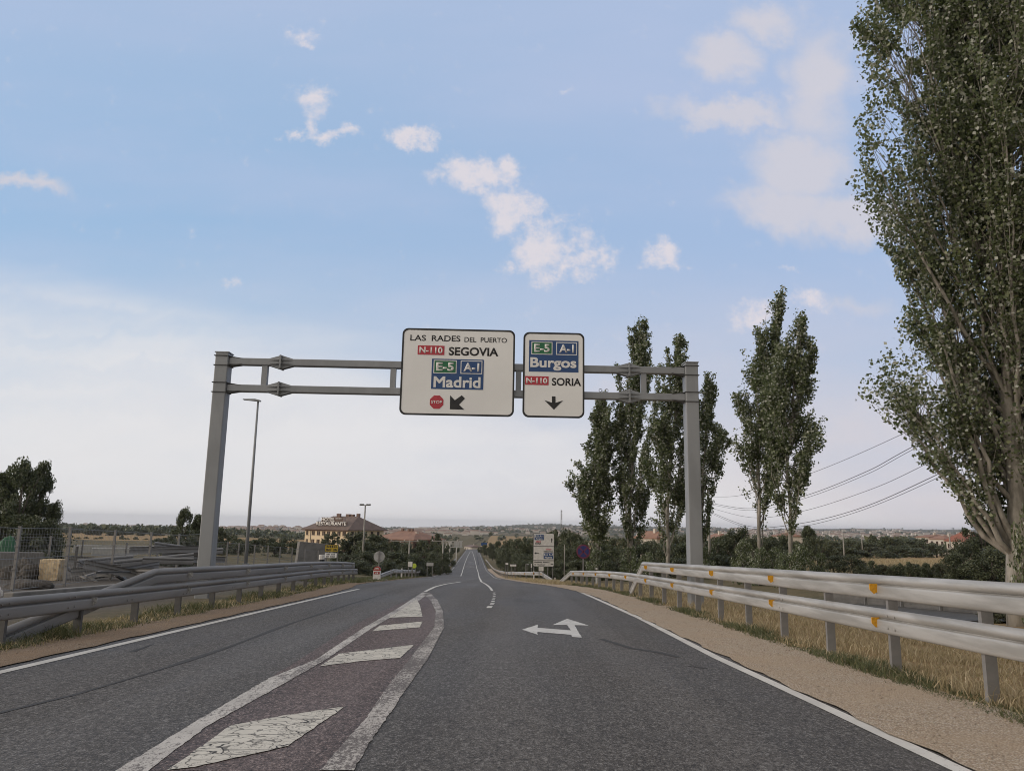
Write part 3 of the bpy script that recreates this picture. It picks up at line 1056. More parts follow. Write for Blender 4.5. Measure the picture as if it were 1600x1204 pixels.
def spline(path, n=6):
    """Catmull-Rom through 3D points"""
    P = [Vector(p) for p in path]
    P = [P[0] * 2 - P[1]] + P + [P[-1] * 2 - P[-2]]
    out = []
    for i in range(1, len(P) - 2):
        a, b, c, d = P[i - 1:i + 3]
        for j in range(n):
            t = j / n
            out.append(.5 * ((2 * b) + (c - a) * t + (2 * a - 5 * b + 4 * c - d) * t * t + (3 * b - a - 3 * c + d) * t ** 3))
    return out + [P[-2]]


def rail_mesh(pts, side, mat, parent, name='rail', bolts=()):
    """W-beam swept along pts (the rail's bottom edge); side = +1 when the road lies to -x"""
    V, Fc = [], []
    n = len(for_w)
    for i, p in enumerate(pts):
        d = (pts[min(i + 1, len(pts) - 1)] - pts[max(i - 1, 0)])
        d.normalize()
        nrm = Vector((-d.y, d.x, 0)).normalized()
        if nrm.x * side > 0:
            nrm = -nrm
        up = d.cross(nrm)
        if up.z < 0:
            up = -up
        for h, o in for_w:
            V.append(p + up * h + nrm * o)
        for h, o in reversed(for_w):
            V.append(p + up * h + nrm * (o - .006))
    m = 2 * n
    for i in range(len(pts) - 1):
        for j in range(m):
            k = (j + 1) % m
            Fc.append((i * m + j, i * m + k, (i + 1) * m + k, (i + 1) * m + j))
    mb = MB().add(V, Fc)
    mb.f.append(tuple(range(m)))
    mb.f.append(tuple((len(pts) - 1) * m + j for j in range(m - 1, -1, -1)))
    for c in bolts:
        for dy in (-.09, .09):
            for hh in (.080, .232):
                q = c + Vector((-side * .084, dy, hh))
                mb.tube([q, q + Vector((-side * .014, 0, 0))], .014, 6)
    o = mb.build(name, mat, parent)
    o.data.polygons.foreach_set('use_smooth', [True] * len(o.data.polygons))
    try:
        o.data.set_sharp_from_angle(angle=math.radians(50))
    except Exception:
        pass
    return o


def post_mesh(h, deep=.3):
    """C-profile post with a spacer; web across, open along the road; origin on the ground"""
    p = MB()
    p.box((0, 0, (h - deep) / 2), (.125, .006, h + deep))
    for s in (-1, 1):
        p.box((s * .0595, .031, (h - deep) / 2), (.006, .056, h + deep))
        p.box((s * .047, .056, (h - deep) / 2), (.019, .006, h + deep))
    return p


def guardrail(label, path, heights, side, spacing, refl, refl_step=3, rail_mat=None, ends=(None, None), upper=None, group='roadside guardrails', zoff=0.0, post_mat=None, cat='guardrail'):
    """path: road-plan points (x, y) of the rail's back; heights: bottom heights of each full rail"""
    rail_mat = rail_mat or rail_m
    post_mat = post_mat or post_m
    root = thing('guardrail', label, cat, (path[0][0], path[0][1], ground(*path[0])), 0, group)
    o0 = root.location.copy()
    G = lambda x, y: max(ground(x, y), float(road_z(y)) - .25) + zoff
    cr = spline([(x, y, 0) for x, y in path], 8)
    cr = [Vector((p.x, p.y, G(p.x, p.y))) for p in cr]
    step = 1.0 if len(path) < 9 else 1.5
    cr = path_sample(cr, step)
    for h in heights:
        pts = [p + Vector((0, 0, h)) - o0 for p in cr]
        if ends[0]:
            e = Vector((ends[0][0], ends[0][1], G(*ends[0]) - .12)) - o0
            pts = path_sample([e, pts[1]], .8) + pts[2:]
        if ends[1]:
            e = Vector((ends[1][0], ends[1][1], G(*ends[1]) - .12)) - o0
            pts = pts[:-2] + path_sample([pts[-2], e], .8)
        rail_mesh(pts, side, rail_mat, root, bolts=[pts[i] for i in range(2, len(pts) - 2, 4) if pts[i].y + o0.y < 26])
    up_y = None
    if upper:
        h, ya, yb, ea, eb = upper
        seg = [p for p in cr if ya <= p.y <= yb]
        off = Vector((side * .03, 0, h))
        pts = [p + off - o0 for p in seg]
        if ea:
            pts = path_sample([Vector((ea[0], ea[1], G(*ea) - .1)) - o0, pts[0]], .6) + pts[1:]
        if eb:
            pts = pts[:-1] + path_sample([pts[-1], Vector((eb[0], eb[1], G(*eb) - .1)) - o0], .6)
        rail_mesh(pts, side, rail_mat, root)
    # posts
    acc, nextd, k = 0.0, .4, 0
    ph = max(heights) + .30
    tall = (upper[0] + .30) if upper else ph
    me_s = me_t = me_r = None
    for a, b in zip(cr, cr[1:]):
        L = (b - a).length
        while nextd <= acc + L:
            p = a.lerp(b, (nextd - acc) / L)
            d = (b - a).normalized()
            rz = math.atan2(d.y, d.x) - PI / 2
            is_t = upper and upper[1] <= p.y <= upper[2]
            if is_t:
                if me_t is None:
                    o = post_mesh(tall).build('post', post_mat, root)
                    me_t = o.data
                else:
                    o = link('post', me_t, root)
            else:
                if me_s is None:
                    o = post_mesh(ph).build('post', post_mat, root)
                    me_s = o.data
                else:
                    o = link('post', me_s, root)
            nrm = Vector((math.cos(rz), math.sin(rz), 0))
            o.location = p + nrm * side * .075 - o0
            o.rotation_euler = (0, 0, rz)
            if k % refl_step == 0 and refl is not None:
                for h in list(heights) + ([upper[0]] if is_t else []):
                    back = 0.0
                    if me_r is None:
                        w = MB().prism([(-.052, -.015), (.0, -.068), (.050, -.042), (.050, .062), (-.052, .062)], -.008, .008)
                        w.box((.0, .02, .0), (.05, .04, .05))
                        r = w.build('reflector', refl, root)
                        me_r = r.data
                    else:
                        r = link('reflector', me_r, root)
                    r.location = p - nrm * side * (.096 - back) + Vector((0, 0, h + .135)) - o0 + d * .15
                    r.rotation_euler = (0, 0, rz if side > 0 else rz + PI)
                    if side < 0:
                        r.rotation_euler = (0, 0, rz)
                        r.scale = (-1, 1, 1)
            k += 1
            nextd += spacing
        acc += L
    return root


def gp(px, py):
    p = hit(px, py, lambda x, y: float(road_z(y)) - .06)
    return p.x, p.y


gR = [(5.15, -6), (5.05, 2), (4.98, 8.3), (4.90, 16), (4.75, 23), (4.65, 29), (4.45, 36), (4.15, 42), (3.75, 49)]
guardrail('double pale guardrail with amber reflectors along the gravel verge beside the poplars', gR, (.47,), 1, 2.0, amber, 2,
          ends=(None, (3.45, 52.2)), upper=(.90, -7, 28.2, None, (4.62, 29.6)))
gL = [(-7.10, 5), (-7.15, 9), (-7.15, 12), (-7.15, 16), (-7.2, 22), (-7.4, 28), (-7.75, 34), (-8.1, 39), (-8.5, 44)]
guardrail('double grey guardrail, coloured as in shade, on the left verge, its upper rail sloping down to the ground', gL, (.36,), -1, 2.0, reflect_w, 2,
          upper=(.68, 15.6, 43, (-7.36, 11.6), None), post_mat=pm('post_zinc_shaded', (.13, .127, .124), (.09, .088, .086), 3, .6, .2), rail_mat=pm('guardrail_zinc_shaded', (.26, .252, .245), (.20, .195, .19), 1.3, .6, .1, stretch=(1, .25, 3)))  # darker copies of the rail and post zinc, shade painted into the colour
guardrail('short grey guardrail with a sloping end beyond the milestone', [(-9.2, 62), (-9.5, 70), (-9.9, 80), (-10.4, 90), (-11.1, 100)], (.42,), -1, 4.0, reflect_w, 2, ends=((-9.9, 58), None))
guardrail('pale guardrail with a sloping end below the tall white direction sign', [(3.0, 68), (2.0, 74), (.9, 82), (.05, 92), (-.6, 104), (-1.6, 125), (-2.4, 150), (-3.6, 180), (-5.2, 215), (-8, 270)], (.42,), 1, 4.0, amber, 2, ends=((3.6, 65), None))
guardrail('long pale guardrail following the left edge of the far straight', [(-12.2, 118), (-12.9, 140), (-14.2, 170), (-16.0, 215), (-19.3, 290)], (.42,), -1, 4.0, None, 2)


# ------------------------------------------------------------------ poles, lamps, small signs
def lamp_single():
    b = at(383, 890, 41)
    z = ground(b.x, b.y)
    t = thing('street_lamp', 'tall slender lamp post with one flat arm, behind the left guardrail', 'street lamp', (b.x, b.y, z))
    top = at(403, 626, 41).z - z
    MB().tube([(0, 0, -.3), (0, 0, top * .5), (0, 0, top)], [.10, .08, .052], 10).build('pole', steel, t, True)
    MB().box((0, 0, .25), (.26, .26, .5)).build('base_box', steel, t)
    h = MB().prism([(.12, 0), (.12, .07), (-.15, .11), (-.80, .04), (-.80, .0)], -.13, .13).build('lamp_head', steel, t)
    h.location = (0, 0, top - .03)
    h.rotation_euler = (0, math.radians(5), 0)


lamp_single()


def lamp_double():
    Y = 108
    p = at(566, 884, Y)
    z = ground(p.x, p.y)
    t = thing('street_lamp', 'tall lamp post topped by a crossbar of floodlights before the hotel trees', 'street lamp', (p.x, Y, z))
    top = at(570.5, 789, Y).z - z
    MB().tube([(0, 0, -.5), (0, 0, top)], [.15, .09], 8).build('pole', wood_pole, t, True)
    MB().box((0, 0, top), (1.5, .1, .1)).build('crossbar', steel, t)
    for x in (-.62, -.3, .3, .62):
        MB().box((x, -.15, top + .08), (.26, .34, .16), m=Matrix.Rotation(.3, 3, 'X')).build('floodlight', post_m, t)


lamp_double()


def pole_at(px, py_top, Y, name, label, arm=None, r=.13, cat='utility pole', group='utility poles', arm_z=0.0):
    p = at(px, py_top, Y)
    z = ground(p.x, Y)
    t = thing(name, label, cat, (p.x, Y, z), 0, group)
    h = p.z - z
    MB().tube([(0, 0, -.5), (0, 0, h)], [r, r * .7], 8).build('pole', wood_pole, t, True)
    if arm:
        c = MB().box((arm[0], 0, h + arm_z), (arm[1], .12, .12))
        c.build('crossarm', wood_pole, t)
        for q in (-.45, 0, .45):
            MB().tube([(arm[0] + q * arm[1], 0, h + arm_z + .06), (arm[0] + q * arm[1], 0, h + arm_z + .24)], [.05, .035], 6).build('insulator', paint_white, t)
    return t


pole_at(640, 843.5, 118, 'utility_pole', 'concrete pole with a wide crossarm before the orange tiled roof', (-.8, 4.4), .16, arm_z=-.15)
pole_at(625.8, 847, 150, 'utility_pole', 'shorter pole with crossarm half hidden by the hedge left of the concrete pole', (0, 3.6), .13, arm_z=-.1)
pole_at(692.6, 842.5, 125, 'utility_pole', 'concrete pole with a long crossarm beside the far straight road', (.3, 4.4), .16, arm_z=-.25)
p = at(877, 796, 700)
zm = ground(p.x, 700)
t = thing('radio_mast', 'thin lattice radio mast rising above the trees right of the white sign', 'mast', (p.x, 700, zm))
hm = p.z - zm
m_ = MB()
for a in range(3):
    m_.tube([(.9 * math.cos(a * 2.094), .9 * math.sin(a * 2.094), -1), (.5 * math.cos(a * 2.094), .5 * math.sin(a * 2.094), hm)], .13, 5)
    for i in range(14):
        z0_, z1_ = hm * i / 14, hm * (i + 1) / 14
        m_.bar((.85 * math.cos(a * 2.094), .85 * math.sin(a * 2.094), z0_), (.6 * math.cos(a * 2.094 + 2.094), .6 * math.sin(a * 2.094 + 2.094), z1_), .12, .12)
m_.build('lattice', post_m, t)
for i, q in enumerate((.78, .86, .95)):
    MB().box((.5, -.5, hm * q), (.6, .5, 2.2)).build('antenna', post_m, t)
pole_at(1317, 833, 95, 'utility_pole', 'thin bare pole in the scrub before the dry field', None, .10)
pole_at(1346, 834, 190, 'utility_pole', 'fainter bare pole beyond the scrub right of the thin pole', None, .13)
pole_at(1483, 833, 80, 'utility_pole', 'short bare pole at the edge of the dark bush near the red roofed house', None, .09)
pole_at(882, 850, 60, 'sign_post', 'bare thin steel post between the white sign and the round blue sign', None, .04, 'post', None)


def board_sign(label, px, py, wpx, hpx, Y, legs, mat=None, base_py=None, cat='road sign', group='small signs at the junction', rows=(), edge=True, name='road_sign', arrow=None, rz=0.0):
    """flat panel on legs; photo pixels give its centre and size at distance Y"""
    c = at(px, py, Y)
    z = ground(c.x, Y)
    s = Y / FOC * 1.02
    w, h = wpx * s, hpx * s
    t = thing(name, label, cat, (c.x, Y, z), rz, group)
    cz = c.z - z
    MB().prism(rrect(-w / 2, cz - h / 2, w / 2, cz + h / 2, min(w, h) * (.08 if edge else .48), 3 if edge else 8), 0, .03).build('panel', mat or paint_white, t)
    if edge:
        ring(MB(), rrect(-w / 2, cz - h / 2, w / 2, cz + h / 2, min(w, h) * .08, 3), rrect(-w / 2 + .03, cz - h / 2 + .03, w / 2 - .03, cz + h / 2 - .03, min(w, h) * .06, 3), -.004, .001).build('border', sign_black, t)
    for l in legs:
        MB().box((l * w, .07, cz / 2 - .2), (.07, .07, cz + .4 + h * .9)).build('leg', post_m, t)
    return t, w, h, cz


# tall white direction sign
t, w, h, cz = board_sign('tall white direction sign of three stacked panels on four legs, before the trees', 849.5, 858.6, 31.5, 49, 72, (), group=None, name='direction_sign')
for l in (-.46, .2, .44):
    MB().box((l * w, .08, cz / 2 - .2), (.09, .09, cz + .4 + h * .9)).build('leg', post_m, t)
z0, x0 = cz - h / 2, -w / 2
for v in (.39, .815):
    MB().box((0, -.006, z0 + h * (1 - v)), (w * .96, .012, .07)).build('divider', MATS['post_zinc'], t)


def sbox(u0, v0, u1, v1, mat, name='route_panel'):
    return MB().box((x0 + (u0 + u1) / 2 * w, -.008, z0 + h * (1 - (v0 + v1) / 2)), ((u1 - u0) * w, .012, (v1 - v0) * h)).build(name, mat, t)


def stext(body, u0, v0, u1, v1, mat, par=None, bold=.02):
    return letter(body, x0 + u0 * w, z0 + h * (1 - v1), x0 + u1 * w, z0 + h * (1 - v0), -.015, mat, par or t, bold)


q = sbox(.06, .04, .50, .205, sign_blue)
stext('E-5 A-1', .09, .055, .47, .125, paint_letter, q)
stext('Burgos', .12, .14, .44, .195, paint_letter, q)
q = sbox(.12, .235, .35, .275, sign_red)
stext('N-110', .14, .242, .33, .268, paint_letter, q)
stext('SORIA', .09, .285, .38, .335, sign_black)
M = [(.86, .27), (.895, .27), (.895, .20), (.93, .20), (.8775, .14), (.825, .20), (.86, .20)]
MB().prism([(x0 + u * w, z0 + h * (1 - v)) for u, v in M], -.014, -.002).build('arrow', sign_black, t)
q = sbox(.60, .46, .86, .50, sign_red)
stext('N-110', .63, .467, .83, .493, paint_letter, q)
stext('SEGOVIA', .50, .525, .94, .565, sign_black)
q = sbox(.50, .59, .955, .765, sign_blue)
stext('E-5 A-1', .53, .605, .93, .675, paint_letter, q)
stext('Madrid', .56, .695, .90, .75, paint_letter, q)
M = [(.06, .60), (.14, .565), (.14, .592), (.27, .592), (.27, .608), (.14, .608), (.14, .635)]
MB().prism([(x0 + u * w, z0 + h * (1 - v)) for u, v in M], -.014, -.002).build('arrow', sign_black, t)
strokes([8], x0 + .06 * w, z0 + h * (1 - .885), x0 + .42 * w, z0 + h * (1 - .85), -.010, sign_black, t)
strokes([6], x0 + .47 * w, z0 + h * (1 - .885), x0 + .78 * w, z0 + h * (1 - .85), -.010, sign_black, t)
strokes([2, 8], x0 + .06 * w, z0 + h * (1 - .955), x0 + .58 * w, z0 + h * (1 - .925), -.010, sign_black, t)
M = [(.84, .925), (.96, .925), (.96, .905), (.84, .905)]
MB().prism([(x0 + u * w, z0 + h * (1 - v)) for u, v in M], -.014, -.002).build('arrow', sign_black, t)

board_sign('two small white plates stacked on a pair of legs below the tall white sign', 845.5, 888, 8.5, 8, 66, (-.35, .35))
t, w_, h_, c_ = board_sign('small white plate on two thin legs, nearest the far road of its row', 792, 880.3, 5, 3.6, 88, (-.3, .3))
board_sign('wide white plate on two legs right of the smallest plate', 801.8, 882.7, 10, 3.6, 85, (-.28, .28))
board_sign('grey plate on two legs between the white plates', 824.5, 881.3, 4.6, 2, 84, (-.6, -.2), sign_back)
board_sign('narrow upright white plate on one leg just left of the tall white sign', 830.3, 883.5, 2.6, 7, 80, (0,))
board_sign('white plates of a direction sign on two legs behind the left roadside bush', 641, 881, 7.5, 8.6, 74, (-.35, .35))
board_sign('round edged lime yellow plate on two legs beside the white plates', 647, 883.6, 7, 7, 75, (-.3, .3), lime_m, edge=False)
board_sign('grey backed plate on two legs before the dry bank on the left', 671.8, 881.2, 11.2, 5.6, 92, (-.35, .35), sign_back)
t, w_, h_, c_ = board_sign('yellow roadworks board with black lines above a white plate, behind the left guardrail', 518, 856, 20, 10.5, 58, (-.42, .46), yellow_m, group=None)
strokes([6], -w_ * .4, c_ + h_ * .08, w_ * .4, c_ + h_ * .38, -.005, sign_black, t)
strokes([5, 4], -w_ * .42, c_ - h_ * .36, w_ * .42, c_ - h_ * .06, -.005, sign_black, t)
s_ = 58 / FOC
MB().box((-.03, .0, c_ - 10.8 * s_), (18 * s_, .03, 7 * s_)).build('lower_plate', sign_white, t)
strokes([4, 5], -w_ * .36, c_ - 10.2 * s_, w_ * .3, c_ - 8.0 * s_, -.018, sign_black, t)
strokes([3, 6], -w_ * .36, c_ - 13.5 * s_, w_ * .3, c_ - 11.2 * s_, -.018, sign_black, t)

# blue direction panel far down the road, and the portal seen from behind
board_sign('blue motorway panel far down the right side of the road', 756.5, 849.8, 9, 5, 430, (-.3, .3), sign_blue, group=None)
t = thing('cantilever_gantry', 'distant sign gantry seen from behind, pale panel backs on a white truss', 'gantry', (0, 0, 0))
Yc = 250
o_ = at(722.5, 850, Yc)
zc = ground(o_.x, Yc)
t.location = (o_.x, Yc, zc)
s_ = Yc / FOC
hh = at(722, 845, Yc).z - zc
for q in (-30, -19, -9):
    MB().box((q * s_, 0, hh / 2 - 1), (.3, .3, hh + 2)).build('leg', paint_white, t)
b = MB()
for zz in (hh, hh - 9 * s_):
    b.box((-15.5 * s_, .25, zz), (31 * s_, .22, .22))
for i in range(6):
    b.bar((-30 * s_ + i * 4.2 * s_, .25, hh), (-28 * s_ + i * 4.2 * s_, .25, hh - 9 * s_), .12, .12)
b.build('truss', paint_white, t)
for i in range(3):
    MB().box((-10.5 * s_ + i * 4.2 * s_, -.1, hh - 4.6 * s_), (3.7 * s_, .12, 10.5 * s_)).build('sign_panel', sign_back, t)

# round signs
def round_sign(label, px, py, rpx, Y, faces, back=False, base=None):
    c = at(px, py, Y)
    z = ground(c.x, Y)
    r = rpx * Y / FOC * 1.02
    t = thing('road_sign', label, 'road sign', (c.x, Y, z), 0, None)
    cz = c.z - z
    circ = lambda R: [(R * math.cos(i * 2 * PI / 40), cz + R * math.sin(i * 2 * PI / 40)) for i in range(40)]
    y = 0.0
    MB().prism(circ(r), 0, .03).build('disc', faces[0], t)
    for i, (f, m) in enumerate(faces[1:]):
        MB().prism(circ(r * f), -.006 * (i + 1), -.0005 if i == 0 else -.006 * i).build('face', m, t)
    ph = cz + r * (1.12 if back else .8)
    MB().box((0, -.05 if back else .07, ph / 2 - .2), (.085, .06, ph + .4)).build('pole', post_m, t)
    if back:
        for dz in (-.2, .2):
            MB().box((0, -.012, cz + dz), (.3, .02, .05)).build('clamp', steel, t)
    return t, r, cz


round_sign('back of a round road sign on a post behind the milestone', 592.5, 869.3, 8.2, 52, (sign_back,), True)
t, r, cz = round_sign('round blue no stopping sign with a red rim, beyond the pale guardrail', 911.5, 861.2, 10.4, 50, (purple_red, (.80, purple_blue)))
for a in (.785, -.785):
    MB().box((0, -.010, cz), (r * 1.62, .006, r * .16), m=Matrix.Rotation(a, 3, 'Y')).build('slash', purple_red, t)

# milestone
p = hit(588, 908)
Ym = 50
p = at(588, 907, Ym)
zm = ground(p.x, Ym)
t = thing('milestone', 'white roadside milestone with a red rounded top and a red number plate', 'milestone', (p.x, Ym, zm))
hm = at(588, 884.5, Ym).z - zm
wm = .46
body = [(-wm / 2, -.3), (wm / 2, -.3), (wm / 2, hm * .72), (-wm / 2, hm * .72)]
MB().prism(body, 0, .26).build('body', paint_white, t)
arc = [(wm / 2 * math.cos(a * PI / 12), hm * .72 + (hm * .28) * math.sin(a * PI / 12)) for a in range(13)]
MB().prism([(wm / 2, hm * .70)] + arc + [(-wm / 2, hm * .70)], -.008, .268).build('cap', mile_red, t)
arc = [(wm * .33 * math.cos(a * PI / 12), hm * .78 + (hm * .14) * math.sin(a * PI / 12)) for a in range(13)]
q = MB().prism(arc, -.014, -.006).build('cap_plate', paint_white, t)
strokes([5], -wm * .26, hm * .79, wm * .26, hm * .86, -.015, mile_red, q)
q = MB().box((0, -.006, hm * .53), (wm * .8, .012, hm * .17)).build('number_plate', mile_red, t)
strokes([2], -wm * .2, hm * .48, wm * .2, hm * .58, -.013, paint_letter, q)
MB().box((0, .13, -.1), (wm * 2.6, 1.0, .26)).build('plinth', concrete, t)


def delineator(label, px, py_top, py_base, Y):
    p = at(px, py_top, Y)
    z = ground(p.x, Y)
    h = p.z - z
    t = thing('delineator_post', label, 'marker post', (p.x, Y, z), 0, 'marker posts')
    prof = [(-.06, -.05), (.06, -.05), (.06, .02), (0, .07), (-.06, .02)]
    M = Matrix(((1, 0, 0), (0, 0, 1), (0, 1, 0)))
    MB().prism(prof, -.2, h, M).build('post', paint_white, t)
    pr2 = [(x * 1.04, y * 1.04) for x, y in prof]
    MB().prism(pr2, h * .66, h * .88, M).build('band', sign_black, t)
    MB().box((0, -.058, h * .77), (.06, .006, h * .14)).build('reflector', amber, t)


delineator('white marker post with a black band beside the foot of the leftmost poplar', 932, 886.5, 902, 51)
delineator('small white marker post before the low guardrail under the tall white sign', 834, 892, 899, 69)
delineator('small white marker post right of the tall white sign', 867, 902, 906, 60)
delineator('small white marker post on the left before the dark hedge', 628, 887.5, 895, 70)
t = thing('striped_bollard', 'black and white striped upright marker at the end of the fence', 'bollard', (0, 0, 0))
p = at(503, 866, 55)
t.location = (p.x, 55, ground(p.x, 55))
hb = p.z - t.location.z
for i, m in enumerate((paint_white, sign_black, sign_black, paint_white)):
    MB().tube([(0, 0, hb * (.18 + i * .205)), (0, 0, hb * (.18 + (i + 1) * .205) - .01)], [.2, .2], 10).build('band', m, t)
MB().box((0, 0, hb * .08), (.5, .5, hb * .2)).build('base', rubber, t)

# ------------------------------------------------------------------ mesh fence and the yard behind the left guardrail
def fence(label, pts, hgt, posts_only=False):
    t = thing('mesh_fence', label, 'fence', (pts[0][0], pts[0][1], ground(*pts[0])), 0, 'wire fences')
    o0 = t.location.copy()
    P = [Vector((x, y, ground(x, y))) - o0 for x, y in pts]
    me = None
    for p in P:
        if me is None:
            o = MB().box((0, 0, hgt / 2 - .2), (.085, .06, hgt + .4)).box((0, 0, hgt + .01), (.095, .07, .02)).box((0, -.045, hgt * .35), (.11, .03, .05)).box((0, -.045, hgt * .7), (.11, .03, .05)).build('post', post_m, t)
            me = o.data
        else:
            o = link('post', me, t)
        o.location = p
    for a, b in zip(P, P[1:]):
        w = MB()
        L = (b - a).length
        n = int(L / .15)
        up = Vector((0, 0, 1))
        for i in range(1, n):
            q = a.lerp(b, i / n)
            w.bar(q + up * .05, q + up * (hgt - .02), .0042, .0042)
        for i in range(11):
            zz = .06 + (hgt - .1) * i / 10
            w.bar(a + up * zz, b + up * zz, .0045 if i % 5 else .016, .0045 if i % 5 else .016)
        w.build('wire_panel', steel, t, recalc=False)
    return t


fp = []
for px, y in ((-62, 21.3), (24, 23.8), (104, 26.7), (175, 31.3), (232, 35.5), (276, 39), (322, 43)):
    fp.append((slope(px, 880)[0] * y, y))
fence('tall wire mesh fence on grey posts running along the yard behind the left guardrail', fp, 1.92)
fp = []
for px, y in ((331, 52), (354, 53.5), (372, 55), (397, 56.5), (418, 58), (437, 59.5), (456, 61), (476, 62.5), (497, 64)):
    fp.append((slope(px, 870)[0] * y, y))
fence('farther wire mesh fence on thin posts, between the lamp post and the yellow board', fp, 1.95)
fp = [(slope(px, 870)[0] * y, y) for px, y in ((-30, 40), (16, 41), (76, 43), (127, 45), (196, 47), (245, 49))]
fence('low wire fence at the back of the yard before the dark trees', fp, 1.5)


def slab(name, label, cat, a, b, w, h, mat, group=None, z=None, sink=.1, tilt=0.0):
    """long block lying on the ground from a to b (plan points)"""
    za, zb = ground(*a), ground(*b)
    t = thing(name, label, cat, (a[0], a[1], za), 0, group)
    o0 = t.location.copy()
    n = max(2, int(math.dist(a, b) / 2))
    for i in range(1):
        A = Vector((a[0], a[1], za + (h - sink) / 2)) - o0
        B = Vector((b[0], b[1], zb + (h - sink) / 2)) - o0
        o = MB().bar(A, B, w, h + sink).build('body', mat, t)
        bv = o.modifiers.new('edge', 'BEVEL')
        bv.width = min(.03, w * .2)
        bv.segments = 2
    return t


def pxg(px, Y):
    return slope(px, 890)[0] * Y, Y


slab('concrete_kerb', 'low pale concrete kerb beam along the yard edge behind the left guardrail', 'kerb', pxg(18, 21.5), pxg(275, 29.5), .3, .13, concrete)
slab('concrete_barrier', 'grey concrete barrier wall at the far left of the yard', 'barrier', pxg(-60, 33), pxg(64, 35), .4, .95, concrete)
slab('retaining_wall', 'plain grey concrete wall of upright panels left of the yellow board', 'wall', pxg(462, 66), pxg(508, 68), .4, 2.6, concrete)
slab('crash_barrier', 'long blue grey barrier lining the road beyond the yard', 'barrier', pxg(110, 88), pxg(262, 92), .3, .9, sign_back, 'barriers beyond the yard')
slab('crash_barrier', 'lower blue grey barrier line nearer than the long one beyond the yard', 'barrier', pxg(140, 74), pxg(212, 76), .3, .7, sign_back, 'barriers beyond the yard')
# cream block
x, y = pxg(83, 31)
t = thing('concrete_block', 'cream rough sided block standing in the yard beside a fence post', 'block', (x, y, ground(x, y)))
bm = bmesh.new()
bmesh.ops.create_cube(bm, size=1)
bmesh.ops.subdivide_edges(bm, edges=bm.edges, cuts=6, use_grid_fill=True)
for v in bm.verts:
    v.co.x *= .74 + .12 * v.co.z
    v.co.y *= .6
    v.co.z *= .78
    v.co += Vector((random.uniform(-.02, .02), random.uniform(-.02, .02), random.uniform(-.02, .02) + .38))
me = bpy.data.meshes.new('body')
bm.to_mesh(me)
bm.free()
me.materials.append(cream)
link('body', me, t)
MB().tube([(.1, 0, .7), (.12, 0, 1.0)], .012, 5).build('lifting_hook', dark_steel, t)
# scrap rails, one object each
scrap = []
_lab = ['long scrap rail lying flat at the front of the heap', 'scrap rail lying across the middle of the heap', 'upper scrap rail slanting to the gantry post', 'scrap rail low in the heap beside the cream block']
specs = [(112, 30, 190, 31, .18, .30), (150, 31.5, 262, 30.5, .10, .18), (100, 33, 175, 34, .55, .42), (118, 32, 205, 34.5, .42, .60), (130, 29.5, 215, 31, .50, .05),
         (175, 33, 300, 36, .35, .75), (200, 36, 312, 39, .95, 1.05), (235, 37, 318, 40, 1.25, .9), (185, 30.5, 250, 33, .15, .45), (250, 38, 345, 41, .75, .95),
         (300, 39, 352, 41, .55, .5), (220, 34, 300, 35.5, .55, .55)]
for i, (pa, ya, pb, yb, ha, hb_) in enumerate(specs):
    a, b = pxg(pa, ya), pxg(pb, yb)
    A = Vector((a[0], a[1], ground(*a) + ha))
    B = Vector((b[0], b[1], ground(*b) + hb_))
    pts = [A.lerp(B, k / 4) for k in range(5)]
    t = thing('scrap_rail', 'discarded grey guardrail length in the heap of scrap behind the mesh fence', 'scrap metal', A, 0, 'scrap guardrail lengths in the yard')
    o = rail_mesh([q - A for q in pts], -1 if i % 2 else 1, MATS['guardrail_zinc_shaded'], t)
for i in range(22):
    px, Y = random.uniform(105, 205), random.uniform(29.5, 34)
    a = pxg(px, Y)
    A = Vector((a[0], a[1], ground(*a) + random.uniform(.06, .5)))
    d = Vector((random.uniform(-1, 1), random.uniform(-1, 1), random.uniform(-.35, .5))).normalized() * random.uniform(.7, 1.5)
    o = MB().bar(A - A, d, .10, .06).build('scrap_post', post_m if i % 3 else dark_steel)
    o.location = A
    tag(o, 'discarded steel post in the heap of scrap behind the mesh fence', 'scrap metal', 'scrap steel posts in the yard')


def mound(name, label, cat, px, Y, wpx, h, mat, lumps=.25, kind=None):
    x, y = pxg(px, Y)
    r = wpx / 2 * Y / FOC
    bm = bmesh.new()
    bmesh.ops.create_icosphere(bm, subdivisions=5, radius=1)
    for v in bm.verts:
        q = v.co
        n = math.sin(q.x * 5 + px) * math.sin(q.y * 4 + 1) + .5 * math.sin(q.x * 11 + q.z * 9) * math.sin(q.y * 13) + .3 * math.sin(q.x * 23) * math.sin(q.y * 27 + q.z * 19)
        v.co = Vector((q.x * r, q.y * r * .8, max(q.z, -.15) * h)) * (1 + lumps * n * .5)
    me = bpy.data.meshes.new(name)
    bm.to_mesh(me)
    bm.free()
    me.polygons.foreach_set('use_smooth', [True] * len(me.polygons))
    me.materials.append(mat)
    o = link(name, me)
    o.location = (x, y, ground(x, y))
    tag(o, label, cat, kind=kind)
    return o


mound('gravel_heap', 'low grey gravel heap in the yard behind the first fence post', 'heap', 48, 25.5, 66, .26, hedge_soil, .2)
mound('rubble_heap', 'dark heap of rubble and scrap left of the cream block', 'heap', 40, 31, 62, .62, hedge_soil, .55)
mound('tarpaulin_heap', 'green rounded tarpaulin covered heap at the left edge', 'heap', 6, 37, 34, 1.55, green_tarp, .12)
mound('white_bag', 'crumpled white bag by the kerb at the left edge', 'bag', 2, 22.5, 12, .22, paint_white, .4)

